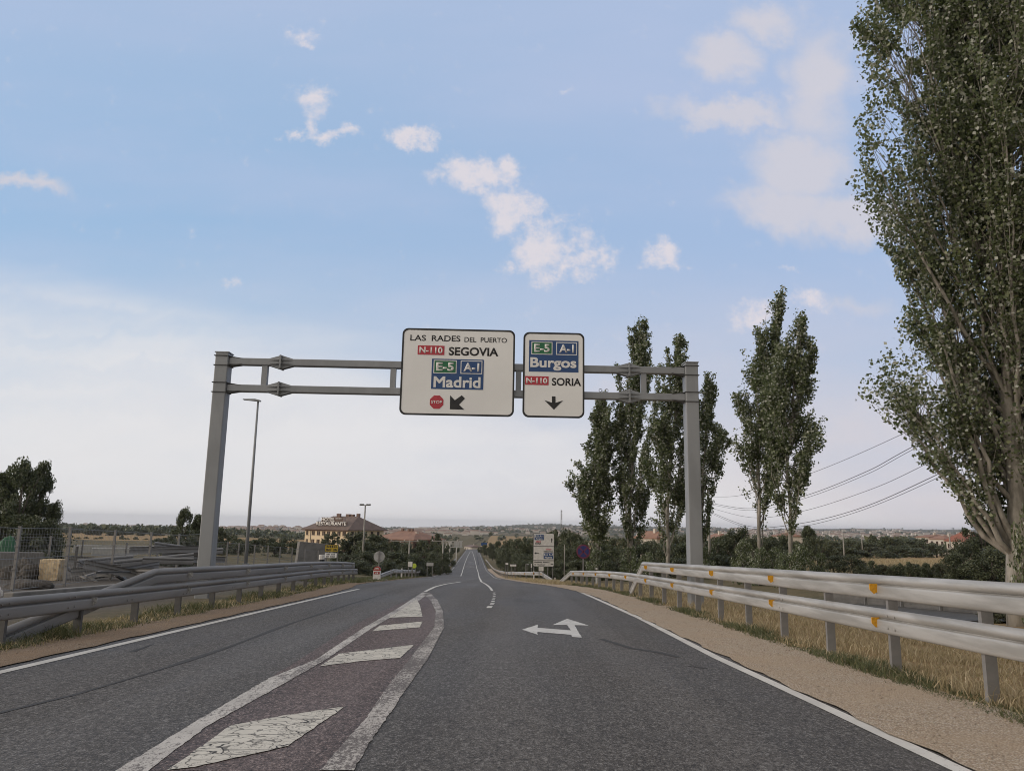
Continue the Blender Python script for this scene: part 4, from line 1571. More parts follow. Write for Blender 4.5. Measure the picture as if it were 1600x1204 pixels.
# low grey slatted fence and paved strip behind the right guardrail
a, b = pxg(1296, 30.5), pxg(1528, 26.5)
fr = thing('slat_fence', 'low grey fence of horizontal boards seen between the rails of the right guardrail', 'fence', (a[0], a[1], ground(*a)))
o0 = fr.location.copy()
A, B = Vector((a[0], a[1], ground(*a))) - o0, Vector((b[0], b[1], ground(*b))) - o0
w = MB()
for i in range(6):
    w.bar(A + Vector((0, 0, .02 + i * .105)), B + Vector((0, 0, .02 + i * .105)), .03, .098)
w.build('board_panel', pm('grey_board', (.17, .165, .16), (.12, .117, .113), 3, .8), fr)
for k in range(5):
    q = A.lerp(B, k / 4)
    MB().box(q + Vector((0, -.05, .3)), (.07, .07, .9)).build('post', post_m, fr)
V, Fc = [], []
for i, yy in enumerate(np.arange(18, 34.1, 1.0)):
    for j, xx in enumerate(np.arange(9.5, 26.1, 1.5)):
        V.append((xx, yy - (xx - 9.5) * .25, ground(xx, yy - (xx - 9.5) * .25) + .03))
ny_, nx_ = len(np.arange(18, 34.1, 1.0)), len(np.arange(9.5, 26.1, 1.5))
for i in range(7, ny_ - 1 - 3):
    for j in range(1, nx_ - 1):
        q = i * nx_ + j
        Fc.append((q, q + 1, q + nx_ + 1, q + nx_))
tag(arr_mesh('service_road', np.array(V), np.array(Fc), asph_old), kind='structure')


# ------------------------------------------------------------------ buildings
def hip_building(name, label, cat, A, B, depth, z_eave, z_ridge, wall_m, roof_m, z_base=None, over=.9, ridge=.45, group=None):
    """A, B: plan ends of the front wall (left, right as seen); returns root, width, height, local eave"""
    d = Vector((B[0] - A[0], B[1] - A[1], 0))
    W = d.length
    rz = math.atan2(d.y, d.x)
    back = Vector((-d.y, d.x, 0)).normalized()
    zb = min(ground(*A), ground(*B)) - .5 if z_base is None else z_base
    t = thing(name, label, cat, (A[0], A[1], zb), rz, group)
    he, hr = z_eave - zb, z_ridge - zb
    MB().box((W / 2, depth / 2, he / 2), (W, depth, he)).build('wall', wall_m, t)
    o = over
    x0, x1, y0, y1 = -o, W + o, -o, depth + o
    if W >= depth:
        ra, rb = (x0 + depth * ridge, depth / 2), (x1 - depth * ridge, depth / 2)
    else:
        ra, rb = (W / 2, y0 + W * ridge), (W / 2, y1 - W * ridge)
    v = [(x0, y0, he), (x1, y0, he), (x1, y1, he), (x0, y1, he), (ra[0], ra[1], hr), (rb[0], rb[1], hr), (x0, y0, he - .25), (x1, y0, he - .25), (x1, y1, he - .25), (x0, y1, he - .25)]
    if W >= depth:
        f = [(0, 1, 5, 4), (1, 2, 5), (2, 3, 4, 5), (3, 0, 4)]
    else:
        f = [(0, 1, 4), (1, 2, 5, 4), (2, 3, 5), (3, 0, 4, 5)]
    f += [(0, 6, 7, 1), (1, 7, 8, 2), (2, 8, 9, 3), (3, 9, 6, 0), (6, 9, 8, 7)]
    rf = MB().add(v, f).build('roof', roof_m, t)
    return t, rf, W, he, hr


def pl(px, Y):
    return slope(px, 840)[0] * Y, Y


hA, hB = pl(476, 305), pl(543, 294)
ze = at(510, 826.5, 298).z
zr_ = at(540, 806, 305).z
hotel, hroof, W, he, hr = hip_building('hotel', 'ochre hotel with a brown tiled hip roof carrying big white roof letters', 'building', hA, hB, 21, ze, zr_, wall_y, tile_b, over=1.2, ridge=.27)
for r_ in range(3):
    zz = he - 1.5 - r_ * 3.15
    for u, ww in ((.055, 1.0), (.20, 1.5), (.325, 1.5), (.45, 1.5), (.56, 1.5), (.68, 1.5), (.80, 1.5), (.92, 1.6)):
        wd = MB().box((u * W, -.03, zz), (ww, .1, 1.55)).build('window', win_m, hotel)
        fr_ = MB()
        fr_.box((u * W, -.10, zz - .84), (ww + .3, .22, .1)).box((u * W, -.095, zz), (.07, .04, 1.5))
        fr_.build('window_frame', wall_w, wd)
    for v_ in (.12, .30, .48, .66, .84):
        MB().box((W + .03, v_ * 21, zz), (.1, 1.4, 1.55)).build('window', win_m, hotel)
MB().box((.14 * W, -.06, he / 2 - .2), (.18, .16, he - .5)).build('drainpipe', bark_d, hotel)
MB().box((W / 2, -.05, he - .45), (W + .2, .14, .35)).build('cornice', brick, hotel)
ch = MB()
for x, y, s_, hz in ((W * .42, 9, .9, 1.1), (W * .55, 11, 1.6, .9), (W * .65, 11, 1.2, .7), (W * .74, 12, 1.1, 1.3), (W * .35, 9.5, .6, 1.2)):
    MB().box((x, y, hr - .1), (s_, s_, hz + 1.0)).build('chimney', brick, hroof)
k_ = W / (543 - 476)
ztop = lambda py: at(512, py, 296).z - hotel.location.z
rs = MB()
for zz in (ztop(814.3), ztop(820.6)):
    rs.box(((513 - 476) * k_, 1.6, zz), (48 * k_, .12, .12))
for px in (492, 503, 513, 523, 533):
    rs.box(((px - 476) * k_, 1.75, (ztop(808) + he) / 2 - .2), (.12, .12, ztop(808) - he + .6))
rsn = rs.build('letter_frame', dark_steel, hotel)
MB().box(((513 - 476) * k_, 1.72, (ztop(807.6) + ztop(814.4)) / 2), (34 * k_, .08, ztop(807.6) - ztop(814.4))).build('backing_board', tile_b, rsn)
MB().box(((512.5 - 476) * k_, 1.72, (ztop(814.6) + ztop(820.8)) / 2), (49 * k_, .08, ztop(814.6) - ztop(820.8))).build('backing_board', tile_b, rsn)
letter('HOTEL', (497 - 476) * k_, ztop(814), (518 - 476) * k_, ztop(808), 1.45, paint_letter, rsn, .03, thick=.1)
letter('****', (519 - 476) * k_, ztop(811), (529 - 476) * k_, ztop(808.6), 1.45, paint_letter, rsn, .03, thick=.1)
letter('RESTAURANTE', (489 - 476) * k_, ztop(820.4), (536 - 476) * k_, ztop(814.9), 1.45, paint_letter, rsn, .03, thick=.1)

t, rf, W, he, hr = hip_building('brick_building', 'long low brick building with an orange tiled hip roof right of the hotel', 'building', pl(586, 231), pl(646, 222), 12,
                                at(644, 842.5, 222).z, at(652, 829.5, 227).z, brick, tile_o, over=1.0)
for v_ in (.1, .28, .46, .64, .82):
    MB().box((W + .03, v_ * 12, he - 1.8), (.1, 1.3, 1.3)).build('window', win_m, t)
    MB().box((v_ * W, -.03, he - 1.8), (1.4, .1, 1.3)).build('window', win_m, t)
for v_ in (.35, .52, .6):
    MB().box((W * v_, 6, hr - .2), (.7, .7, 1.6)).build('chimney', brick, rf)
MB().box((W * .78, 5, hr - .9), (.9, .9, 1.2)).build('chimney', wall_w, rf)


def house(label, pxa, pxb, py_eave, py_ridge, Y, wm, rm, dep=9, group='red roofed houses among the trees', turn=.25, cat='house', nwin=3):
    A, B = pl(pxa, Y), pl(pxb, Y * (1 - turn * .12))
    t, rf, W, he, hr = hip_building('house', label, cat, A, B, dep, at((pxa + pxb) / 2, py_eave, Y).z, at((pxa + pxb) / 2, py_ridge, Y).z, wm, rm, over=.5, ridge=.4, group=group)
    for i in range(nwin):
        x = W * (i + .5) / nwin
        MB().box((x, -.03, he - 1.6), (min(1.2, W / nwin * .5), .1, 1.3)).build('window', win_m, t)
    MB().box((W * .7, dep * .4, hr - .1), (.7, .7, 1.4)).build('chimney', wm, rf)
    return t


house('orange roofed house seen between the poplar trunks left of the gantry post', 994, 1026, 839, 829, 190, wall_w, tile_o, dep=4)
house('small orange roofed house just right of the gantry post, beyond the dark bushes', 1104, 1121, 839, 832.5, 210, wall_w, tile_o, dep=4)
house('small pale house between the two isolated poplars', 1207, 1216, 836, 830.5, 300, wall_w, tile_o)
house('low pale house with a faint red roof left of the big red roof', 1431, 1452, 838, 834, 300, wall_w, tile_o)
house('low wide house with a dark red roof in the middle of the red roofed houses', 1452, 1476, 841, 835, 290, wall_w, tile_o)
house('largest red roofed house with a cream gable beside the dark bush', 1478, 1507, 844, 830, 235, wall_w, pm('red_tile', (.27, .10, .065), (.21, .08, .055), .6, .8, bump=.5, bscale=5))
house('small house with a dark red roof at the far end of the road', 726, 737, 853, 850, 640, wall_w, tile_b, group=None)

# ------------------------------------------------------------------ distant town: too many small houses to count
def make_town():
    cols = [pm('town_white', (.62, .58, .53), (.5, .46, .42), .02, .9), pm('town_roof', (.27, .19, .155), (.20, .145, .12), .02, .9)]
    V, Fc, MI = [], [], []
    def add(px, py, Y, w, d, h):
        x = slope(px, py)[0] * Y
        z = ground(x, Y) - 1.0
        b = len(V)
        ca, sa = math.cos(random.uniform(0, 3)), math.sin(random.uniform(0, 3))
        q = [(-w / 2, -d / 2), (w / 2, -d / 2), (w / 2, d / 2), (-w / 2, d / 2)]
        for zz in (z, z + h):
            for a, c in q:
                V.append((x + a, Y + c, zz))
        V.append((x - w * .3, Y, z + h + d * .22))
        V.append((x + w * .3, Y, z + h + d * .22))
        for f, m in (((0, 1, 5, 4), 0), ((1, 2, 6, 5), 0), ((2, 3, 7, 6), 0), ((3, 0, 4, 7), 0), ((4, 5, 9, 8), 1), ((6, 7, 8, 9), 1), ((5, 6, 9), 1), ((7, 4, 8), 1)):
            Fc.append(tuple(b + i for i in f))
            MI.append(m)
    for n, (xa, xb, ya, yb) in ((520, (300, 500, 1500, 4200)), (300, (560, 760, 1500, 3600)), (150, (100, 300, 2200, 4200)), (110, (740, 960, 1700, 4200)), (420, (1105, 1520, 1500, 4600)), (40, (590, 700, 1100, 1800))):
        for _ in range(n):
            Y = random.uniform(ya, yb)
            s = random.uniform(.7, 1.5)
            add(random.gauss((xa + xb) / 2, (xb - xa) / 3.6), 835, Y, 14 * s, 9 * s, random.choice((4, 6, 6, 9)))
    me = bpy.data.meshes.new('far_town')
    me.from_pydata(V, [], Fc)
    for c in cols:
        me.materials.append(c)
    me.polygons.foreach_set('material_index', MI)
    tag(link('far_town', me), 'far town of pale houses and terracotta roofs spread over the plain', 'town', kind='stuff')


make_town()

# ------------------------------------------------------------------ foliage
def leaf_quads(P, size, flat=.35, rng=RNG, aim=None):
    """diamond leaves at points P (n,3); returns verts, faces"""
    n = len(P)
    a = rng.normal(size=(n, 3))
    a /= np.linalg.norm(a, axis=1, keepdims=True)
    b = rng.normal(size=(n, 3))
    b -= a * (a * b).sum(1, keepdims=True)
    b /= np.linalg.norm(b, axis=1, keepdims=True)
    s = size * rng.uniform(.65, 1.3, (n, 1))
    nrm = np.cross(a, b)
    v = np.stack([P - a * s * .5, P + b * s * .42 + nrm * s * .08 - a * s * .06, P + a * s * .55, P - b * s * .42 + nrm * s * .08 - a * s * .06], 1)
    return v.reshape(-1, 3), np.arange(n * 4).reshape(n, 4)


def poplar(label, Y, base_px, outline, n_limb, n_leaf, leaf, trunk_r, n_twig=8, twig_sig=.11, deep=.85, seed=1, low=.18, gaps=()):
    """tall fastigiate poplar: outline = (photo y, left x, right x) of the crown at distance Y, fitted in metres at the tree"""
    rng = np.random.default_rng(seed)
    bx = slope(base_px, 890)[0] * Y
    zb = ground(bx, Y)
    root = thing('poplar_tree', label, 'tree', (bx, Y, zb), 0, 'poplars along the right roadside')
    hs, cs, ws = [], [], []
    for (py, xl, xr) in sorted(outline, reverse=True):
        l, r = at(xl, py, Y), at(xr, py, Y)
        hs.append((l.z + r.z) / 2 - zb)
        cs.append((l.x + r.x) / 2 - bx)
        ws.append((r.x - l.x) / 2)
    hs, cs, ws = map(np.array, (hs, cs, ws))
    H = hs[-1]
    cw = lambda h: (np.interp(h, hs, cs), np.interp(h, hs, ws))
    tx = lambda h: np.interp(h, [0, hs[0] + .25 * H, H], [0, cw(hs[0] + .25 * H)[0] * .55, cw(H)[0]])
    # trunk
    pts = [(tx(h) + .06 * math.sin(h * 1.3 + seed), .06 * math.cos(h * 1.1), h) for h in np.linspace(-.3, H * .96, 22)]
    rs = [trunk_r * (1.25 if i == 0 else 1.0) * (1 - i / 21.5) ** .8 + .012 for i in range(22)]
    tk = MB().tube(pts, rs, 10).build('trunk', bark, root, True)
    limbs, LP = MB(), []
    oy, ol, orr = (np.array([o[i] for o in sorted(outline)], float) for i in (0, 1, 2))

    def outside(P):
        """how far (photo pixels) points of the tree lie beside its outline, seen from the eye"""
        P = np.atleast_2d(P)
        X, Yw, Z = P[:, 0] + bx, P[:, 1] + Y, P[:, 2] + zb
        cx_ = X * cR + (-X * 0 + (Yw * -sP + Z * cP)) * sR
        cy_ = -X * sR + (Yw * -sP + Z * cP) * cR
        dz = Yw * cP + Z * sP
        px, py = 800 + FOC * cx_ / dz, 602 - FOC * cy_ / dz
        wob = 5.0 * np.sin(py * .045 + seed) + 4.0 * np.sin(py * .13 + seed * 2)
        return np.maximum(np.interp(py, oy, ol) + wob * min(1, 60 / Y) - px, px - np.interp(py, oy, orr) - wob), px, py

    tol = 7 * 60 / (Y + 20) if Y > 30 else 5.0
    for i in range(n_limb):
        t = (i + rng.uniform(0, 1)) / n_limb
        h_end = hs[0] + (H - hs[0]) * (low + (1 - low) * t ** .85) if i > 3 else H * (.9 + .025 * i)
        c, w = cw(h_end)
        ang = rng.uniform(0, 2 * PI)
        rad = math.sqrt(rng.uniform(.15, 1.12))
        ex, ey = c + math.cos(ang) * rad * w, math.sin(ang) * rad * w * deep
        L = min(h_end - hs[0] * .55, H * rng.uniform(.16, .34))
        h0 = max(h_end - L, hs[0] * .55)
        s = np.linspace(0, 1, 9)
        for _ in range(8):
            q = np.stack([tx(h0) + (ex - tx(h0)) * s ** .72, ey * s ** .72, h0 + (h_end - h0) * s], 1)
            if outside(q)[0].max() < 2:
                break
            ex, ey = c + (ex - c) * .85, ey * .85
        q[1:] += rng.normal(0, .05, (8, 3)) * [1, 1, .3]
        r0 = max(.014, trunk_r * .30 * (1 - h0 / H) ** 1.3)
        limbs.tube([tuple(x) for x in q], [r0 * (1 - x) ** .8 + .006 for x in s], 6, False)
        m = int(n_leaf / n_limb * (.55 + .9 * (w / max(ws))))
        seg = q[-1] - q[0]
        seg /= np.linalg.norm(seg)
        nt = n_twig
        per = max(4, m // (nt + 2))
        for u in rng.uniform(.22, 1.0, nt):
            b0 = np.array([np.interp(u, s, q[:, k]) for k in range(3)])
            d = seg * rng.uniform(.7, 1.1) + np.append(rng.normal(0, .40, 2) * [1, deep], rng.uniform(-.1, .35)) + [.10 if Y < 30 else .24, 0, 0]
            d /= np.linalg.norm(d)
            TL = rng.uniform(.30, .85) * max(w, .5)
            for _ in range(5):
                if outside(b0 + d * TL)[0][0] < tol:
                    break
                TL *= .7
            tt = rng.uniform(.05, 1.05, (per, 1))
            LP.append(b0 + d * tt * TL + rng.normal(0, twig_sig, (per, 3)))
            if Y < 30:
                limbs.tube([tuple(b0), tuple(b0 + d * TL * .9)], [.010, .004], 4, False)
        tt = rng.uniform(.25, 1.0, 2 * per)
        LP.append(np.stack([np.interp(tt, s, q[:, k]) for k in range(3)], 1) + rng.normal(0, twig_sig * 1.2, (2 * per, 3)))
    limbs.build('limb', bark, tk, True, recalc=False)
    P = np.concatenate(LP)
    o_, px_, py_ = outside(P)
    k = (o_ < tol * 1.6) & (P[:, 2] > hs[0] * .8)
    for (gx_, gy_, grx, gry) in gaps:       # openings between the plumes of the crown
        k &= ~((((px_ - gx_) / grx) ** 2 + ((py_ - gy_) / gry) ** 2 < 1) & (rng.uniform(size=len(P)) < .93))
    f_ = 4.6 if Y < 30 else 3.2
    nz_ = np.sin(P[:, 0] * f_ + seed) * np.sin(P[:, 1] * f_ * 1.1 + 2) + np.sin(P[:, 2] * f_ * .62 + P[:, 0] * 1.7) * .8 + .5 * np.sin(P[:, 2] * 5.3 + P[:, 1] * 4)
    k &= ~((nz_ < -.45) & (rng.uniform(size=len(P)) < .82))
    v, f = leaf_quads(P[k], leaf, rng=rng)
    arr_mesh('crown', v, f, pop_leaf, root)
    return root


OUT1 = [(610, 938, 949), (636, 928, 962), (665, 908, 966), (720, 900, 970), (755, 884, 974), (790, 892, 972), (815, 910, 966), (850, 920, 956), (885, 922, 948)]
OUT2 = [(490, 992, 1009), (520, 983, 1015), (545, 974, 1021), (570, 958, 1017), (605, 958, 1014), (640, 956, 1014), (680, 948, 1022), (740, 944, 1026), (790, 950, 1024), (825, 962, 1012), (855, 972, 998), (885, 976, 992)]
OUT3 = [(518, 1056, 1076), (545, 1043, 1075), (575, 1030, 1074), (605, 1018, 1076), (645, 1004, 1080), (700, 1004, 1086), (760, 1006, 1090), (800, 1004, 1086), (830, 1015, 1072), (860, 1024, 1058)]
OUT4 = [(578, 1104, 1114), (610, 1088, 1116), (645, 1083, 1120), (680, 1082, 1140), (720, 1078, 1132), (760, 1080, 1126), (800, 1080, 1114), (840, 1084, 1106), (870, 1088, 1104)]
OUT5 = [(449, 1218, 1225), (475, 1204, 1222), (505, 1180, 1220), (555, 1163, 1226), (600, 1151, 1234), (650, 1147, 1238), (690, 1143, 1236), (740, 1153, 1220), (780, 1161, 1204), (808, 1175, 1200), (825, 1180, 1196)]
OUT6 = [(482, 1249, 1258), (510, 1235, 1262), (545, 1208, 1268), (600, 1190, 1277), (650, 1186, 1288), (690, 1190, 1282), (740, 1198, 1262), (780, 1203, 1252), (810, 1214, 1244), (830, 1224, 1244)]
OUT7 = [(-330, 1470, 1640), (-180, 1395, 1720), (-60, 1352, 1775), (0, 1348, 1800), (95, 1334, 1820), (160, 1352, 1822), (230, 1342, 1825), (285, 1330, 1830), (350, 1358, 1815), (420, 1402, 1790), (472, 1434, 1780), (512, 1390, 1800), (575, 1358, 1805), (618, 1345, 1800), (655, 1382, 1790), (705, 1430, 1750), (750, 1474, 1715), (795, 1512, 1670)]
poplar('leftmost poplar of the roadside row, its lower crown spreading to the left', 62, 934, OUT1, 58, 36000, .17, .13, seed=3)
poplar('tall pointed poplar behind the gantry beam joint, second in the row', 62, 985, OUT2, 60, 36000, .17, .15, seed=4)
poplar('poplar with a pale forked trunk just left of the gantry post', 57, 1042, OUT3, 60, 36000, .16, .15, seed=5)
poplar('poplar half hidden by the right gantry post, its crown leaning right', 64, 1096, OUT4, 46, 20000, .17, .17, seed=6)
poplar('left one of the isolated pair of poplars, with the highest leaning tip', 49, 1187, OUT5, 66, 34000, .15, .12, seed=7)
poplar('right one of the isolated pair of poplars, with a two pointed top', 46, 1237, OUT6, 66, 34000, .145, .12, seed=8)
poplar('huge poplar with a thick pale trunk at the right edge, its top out of view', 22, 1588, OUT7, 230, 300000, .105, .30, n_twig=14, twig_sig=.13, seed=9, low=.05, deep=.42,
       gaps=((1428, 62, 20, 30), (1402, 100, 14, 24), (1424, 138, 20, 22), (1396, 195, 14, 22), (1444, 172, 11, 11), (1376, 250, 12, 22), (1462, 592, 14, 11), (1500, 520, 10, 16), (1468, 492, 12, 12), (1420, 545, 10, 10), (1590, 250, 9, 22), (1440, 640, 10, 9), (1530, 690, 9, 12), (1500, 735, 9, 9), (1560, 420, 8, 10), (1480, 330, 7, 9)))


def crown_mesh(name, n, leaf, kind, seed):
    """unit tree (height 1, width 1): lumps of leaves with gaps between them"""
    rng = np.random.default_rng(seed)
    L = []
    if kind == 'dome':
        for _ in range(34):
            a, r, h = rng.uniform(0, 2 * PI), math.sqrt(rng.uniform(0, 1)), rng.uniform(.06, .92)
            w = .42 * math.sqrt(max(.05, 1 - (max(0, h - .25) / .75) ** 2))
            L.append((math.cos(a) * r * w, math.sin(a) * r * w, h * .93, rng.uniform(.07, .15)))
    elif kind == 'oak':
        for _ in range(34):
            a, r, h = rng.uniform(0, 2 * PI), math.sqrt(rng.uniform(0, 1)), rng.uniform(.22, .93)
            w = .42 * math.sqrt(max(.05, 1 - ((h - .55) / .42) ** 2))
            L.append((math.cos(a) * r * w, math.sin(a) * r * w, h, rng.uniform(.07, .14)))
    elif kind == 'plume':
        for _ in range(70):
            h = rng.uniform(.03, .97)
            a, r = rng.uniform(0, 2 * PI), math.sqrt(rng.uniform(0, 1))
            w = .40 * (1 - h) ** .42 * min(1, .55 + h * 1.6) + .02
            L.append((math.cos(a) * r * w, math.sin(a) * r * w, h, rng.uniform(.05, .10)))
    else:
        for _ in range(40):
            h = rng.uniform(.05, .97)
            a, r = rng.uniform(0, 2 * PI), math.sqrt(rng.uniform(0, 1))
            w = .42 * (1 - h) ** .7 + .03
            L.append((math.cos(a) * r * w, math.sin(a) * r * w, h, rng.uniform(.05, .10)))
    P = []
    for (x, y, z, r) in L:
        m = int(n / len(L))
        d = rng.normal(size=(m, 3))
        d /= np.linalg.norm(d, axis=1, keepdims=True)
        q = d * r * rng.uniform(.45, 1.12, (m, 1)) * [1.05, 1.05, 1.0] + [x, y, z]
        P.append(q)
    P = np.concatenate(P)
    P = P[P[:, 2] > -.02]
    return leaf_quads(P, leaf, rng=rng)


def trunk_mb(kind, seed):
    rng = np.random.default_rng(seed)
    t = MB().tube([(0, 0, -.08), (0, 0, .3), (.01, 0, .75)], [.032, .026, .008], 7)
    for i in range(6):
        a = rng.uniform(0, 2 * PI)
        t.tube([(0, 0, .12 + i * .05), (math.cos(a) * .16, math.sin(a) * .16, .35 + i * .07), (math.cos(a) * .3, math.sin(a) * .3, .5 + i * .07)], [.014, .009, .004], 5, False)
    return t


PROTO = {}
for key, kind, n, leaf, mat_ in (('scrub', 'dome', 5200, .042, dark_leaf), ('scrub_fine', 'dome', 9000, .032, dark_leaf), ('olive', 'dome', 5200, .042, olive_leaf), ('mid', 'dome', 5600, .040, mid_leaf),
                                 ('oak', 'oak', 5200, .045, dark_leaf), ('fine', 'plume', 15000, .027, mid_leaf), ('cone', 'cone', 4200, .045, dark_leaf), ('far', 'dome', 1100, .095, dark_leaf), ('sucker', 'dome', 4200, .038, pop_leaf)):
    for var in range(3):
        v, f = crown_mesh(key, n, leaf, kind, 50 + var * 7 + len(key))
        o = arr_mesh('crown', v, f, mat_)
        me = o.data
        bpy.data.objects.remove(o)
        o = trunk_mb(kind, var).build('trunk', bark_d)
        tm = o.data
        bpy.data.objects.remove(o)
        PROTO[key, var] = (me, tm)
_cnt = [0]


def tree(px, py_top, wpx, Y, key, label, group, name=None, sink=.15):
    c = at(px, py_top, Y)
    z = ground(c.x, Y)
    h = max(.6, c.z - z)
    w = wpx * Y / FOC * 1.25
    _cnt[0] += 1
    me, tm = PROTO[key, _cnt[0] % 3]
    nm = name or {'oak': 'oak_tree', 'fine': 'broadleaf_tree', 'cone': 'conifer_tree', 'sucker': 'poplar_sucker'}.get(key, 'scrub_bush')
    t = thing(nm, label, 'tree' if 'tree' in nm else 'bush', (c.x, Y, z - sink), 0, group)
    t.rotation_euler = (0, 0, random.uniform(0, 6.28))
    t.scale = (w, w * random.uniform(.9, 1.1), h + sink)
    link('crown', me, t)
    link('trunk', tm, t)
    return t


BG = 'scrub trees along the left of the road'
tree(40, 722, 84, 46, 'fine', 'tall dark tree with two peaks at the far left behind the yard', None)
tree(68, 726, 60, 47.5, 'fine', 'slimmer dark tree leaning against the tall tree at the far left', None)
tree(6, 738, 84, 48, 'fine', 'dark tree cut by the left edge of the view', None)
tree(86, 785, 40, 47, 'fine', 'shorter dark tree at the right of the far left clump', None)
tree(25, 800, 120, 45, 'scrub_fine', 'low dark scrub under the trees at the far left, left part', None)
tree(72, 805, 70, 44, 'scrub_fine', 'low dark scrub under the trees at the far left, right part', None)
tree(288, 795, 42, 58, 'fine', 'slender dark tree just left of the left gantry post', None)
tree(311, 806, 34, 60, 'fine', 'dark tree partly behind the left gantry post', None)
tree(275, 832, 46, 57, 'mid', 'green bush at the foot of the slender tree by the left gantry post', None)
tree(346, 825, 26, 120, 'oak', 'dark round tree between the left gantry post and the lamp post', None)
for d in ((147, 822, 28, 560), (180, 823, 26, 540), (118, 824, 22, 600), (222, 827, 20, 580), (246, 826, 22, 570), (205, 828, 16, 610), (163, 827, 18, 640), (104, 826, 18, 590), (134, 828, 16, 600), (192, 828, 16, 590)):
    tree(*d, 'oak', 'dark round oak standing on the dry field beyond the yard', 'oaks on the dry field at the left', sink=1.2)
for d in ((135, 837.5, 7, 290), (158, 838, 9, 285), (190, 835.5, 8, 300), (197, 839, 10, 280), (213, 838, 10, 290), (150, 839, 8, 270), (228, 840, 10, 280), (122, 839, 9, 260)):
    tree(*d, 'far', 'small dark bush dotted on the dry field beyond the yard', 'bushes on the dry field at the left', sink=.5)
for d in ((335, 836, 34, 130), (362, 834, 34, 140), (392, 838, 34, 130), (416, 836, 36, 150), (446, 838, 40, 145), (470, 842, 30, 130), (430, 843, 40, 110), (375, 843, 40, 105), (340, 845, 36, 100), (255, 838, 30, 130)):
    tree(*d, 'scrub', 'dark scrub bush behind the farther wire fence, left of the hotel', 'scrub behind the wire fence')
tree(517, 831, 26, 205, 'oak', 'round dark tree standing before the hotel front', None)
for d in ((556, 832, 46, 150), (584, 836, 46, 140), (612, 843, 46, 132), (640, 849, 40, 128), (664, 845, 40, 150), (690, 848, 30, 160), (540, 846, 34, 150), (601, 842, 36, 160), (627, 846, 36, 150), (575, 846, 40, 118)):
    tree(*d, 'oak', 'tall dark tree in the belt below the hotel and the brick building', BG)
random.seed(19)
for d in ((545, 862, 46, 98), (580, 860, 54, 96), (612, 860, 54, 93), (645, 862, 50, 96), (672, 860, 40, 112), (690, 862, 30, 125), (700, 866, 22, 150), (560, 874, 50, 84), (600, 876, 50, 82), (636, 878, 40, 86), (664, 874, 36, 100), (528, 868, 30, 88)):
    tree(*d, 'scrub_fine', 'dense dark bush at the roadside below the hotel trees', 'bushes along the left of the road')
tree(684, 834, 22, 175, 'cone', 'small dark conifer right of the orange tiled roof', None)
tree(676, 838, 16, 180, 'cone', 'smaller conifer touching the orange tiled roof', None)
tree(643, 872, 20, 90, 'mid', 'lighter green bush behind the lime yellow plate', None)
for d in ((706, 851, 10, 360), (714, 852, 8, 420), (703, 856, 9, 300), (760, 851, 14, 340), (752, 853, 10, 420), (770, 849, 18, 280), (781, 846, 20, 240), (768, 852, 10, 320)):
    tree(*d, 'oak', 'small dark tree beside the far straight road', 'trees beside the far road')
for d in ((792, 844, 28, 205), (808, 843, 30, 175), (826, 838, 28, 165), (842, 838, 30, 150), (820, 848, 40, 130), (796, 855, 26, 150), (783, 858, 16, 190), (858, 832, 30, 120), (870, 826, 30, 105), (884, 829, 30, 98), (898, 834, 30, 92)):
    tree(*d, 'oak', 'dark green tree in the wood right of the far road, behind the white sign', 'wood right of the far road')
for d in ((808, 866, 26, 112), (792, 868, 16, 140), (824, 862, 40, 104), (848, 858, 44, 94), (870, 852, 44, 88), (892, 850, 44, 82), (822, 876, 28, 96), (838, 878, 40, 90), (862, 876, 40, 82), (885, 876, 40, 76)):
    tree(*d, 'scrub_fine', 'dense bush at the foot of the wood behind the white sign', 'bushes behind the white sign')
for d in ((912, 842, 44, 80), (938, 845, 44, 84), (965, 846, 44, 82), (992, 848, 44, 84), (1018, 846, 44, 84), (1045, 846, 44, 80), (1072, 845, 44, 80), (1100, 842, 44, 76), (1126, 832, 42, 78), (1152, 826, 42, 76), (1176, 832, 40, 74), (1205, 838, 44, 72), (1226, 832, 34, 78)):
    tree(*d, random.choice(('scrub_fine', 'scrub_fine', 'mid', 'oak')), 'tall dark bush in the belt behind the poplars and the gantry post', 'dark bushes behind the poplars')
for i in range(20):
    tree(895 + i * 20.5, random.uniform(835, 843), random.uniform(26, 38), random.uniform(100, 128), random.choice(('oak', 'scrub', 'mid')), 'dark tree in the second row of the belt behind the poplars', 'second row of trees behind the poplars')
for d in ((905, 868, 44, 68), (940, 868, 44, 70), (975, 868, 44, 70), (1010, 866, 44, 68), (1060, 866, 44, 68), (1095, 864, 46, 66), (1128, 860, 46, 64), (1160, 856, 46, 62), (1215, 862, 44, 60)):
    tree(*d, 'scrub', 'low dark bush just behind the pale guardrail below the poplars', 'low bushes behind the pale guardrail')
for d in ((1160, 838, 30, 51), (1184, 846, 34, 48), (1210, 852, 34, 48), (1250, 846, 40, 45), (1276, 856, 34, 45), (1232, 860, 40, 44)):
    tree(*d, 'sucker', 'leafy sucker growth round the feet of the isolated pair of poplars', 'suckers under the isolated poplars')
for d in ((930, 852, 28, 61), (985, 846, 30, 61), (1012, 860, 30, 58), (1100, 850, 28, 62)):
    tree(*d, 'sucker', 'leafy sucker growth round the feet of the poplar row', 'suckers under the poplar row')
tree(1262, 823, 34, 100, 'fine', 'feathery dark tree right of the isolated poplars', None)
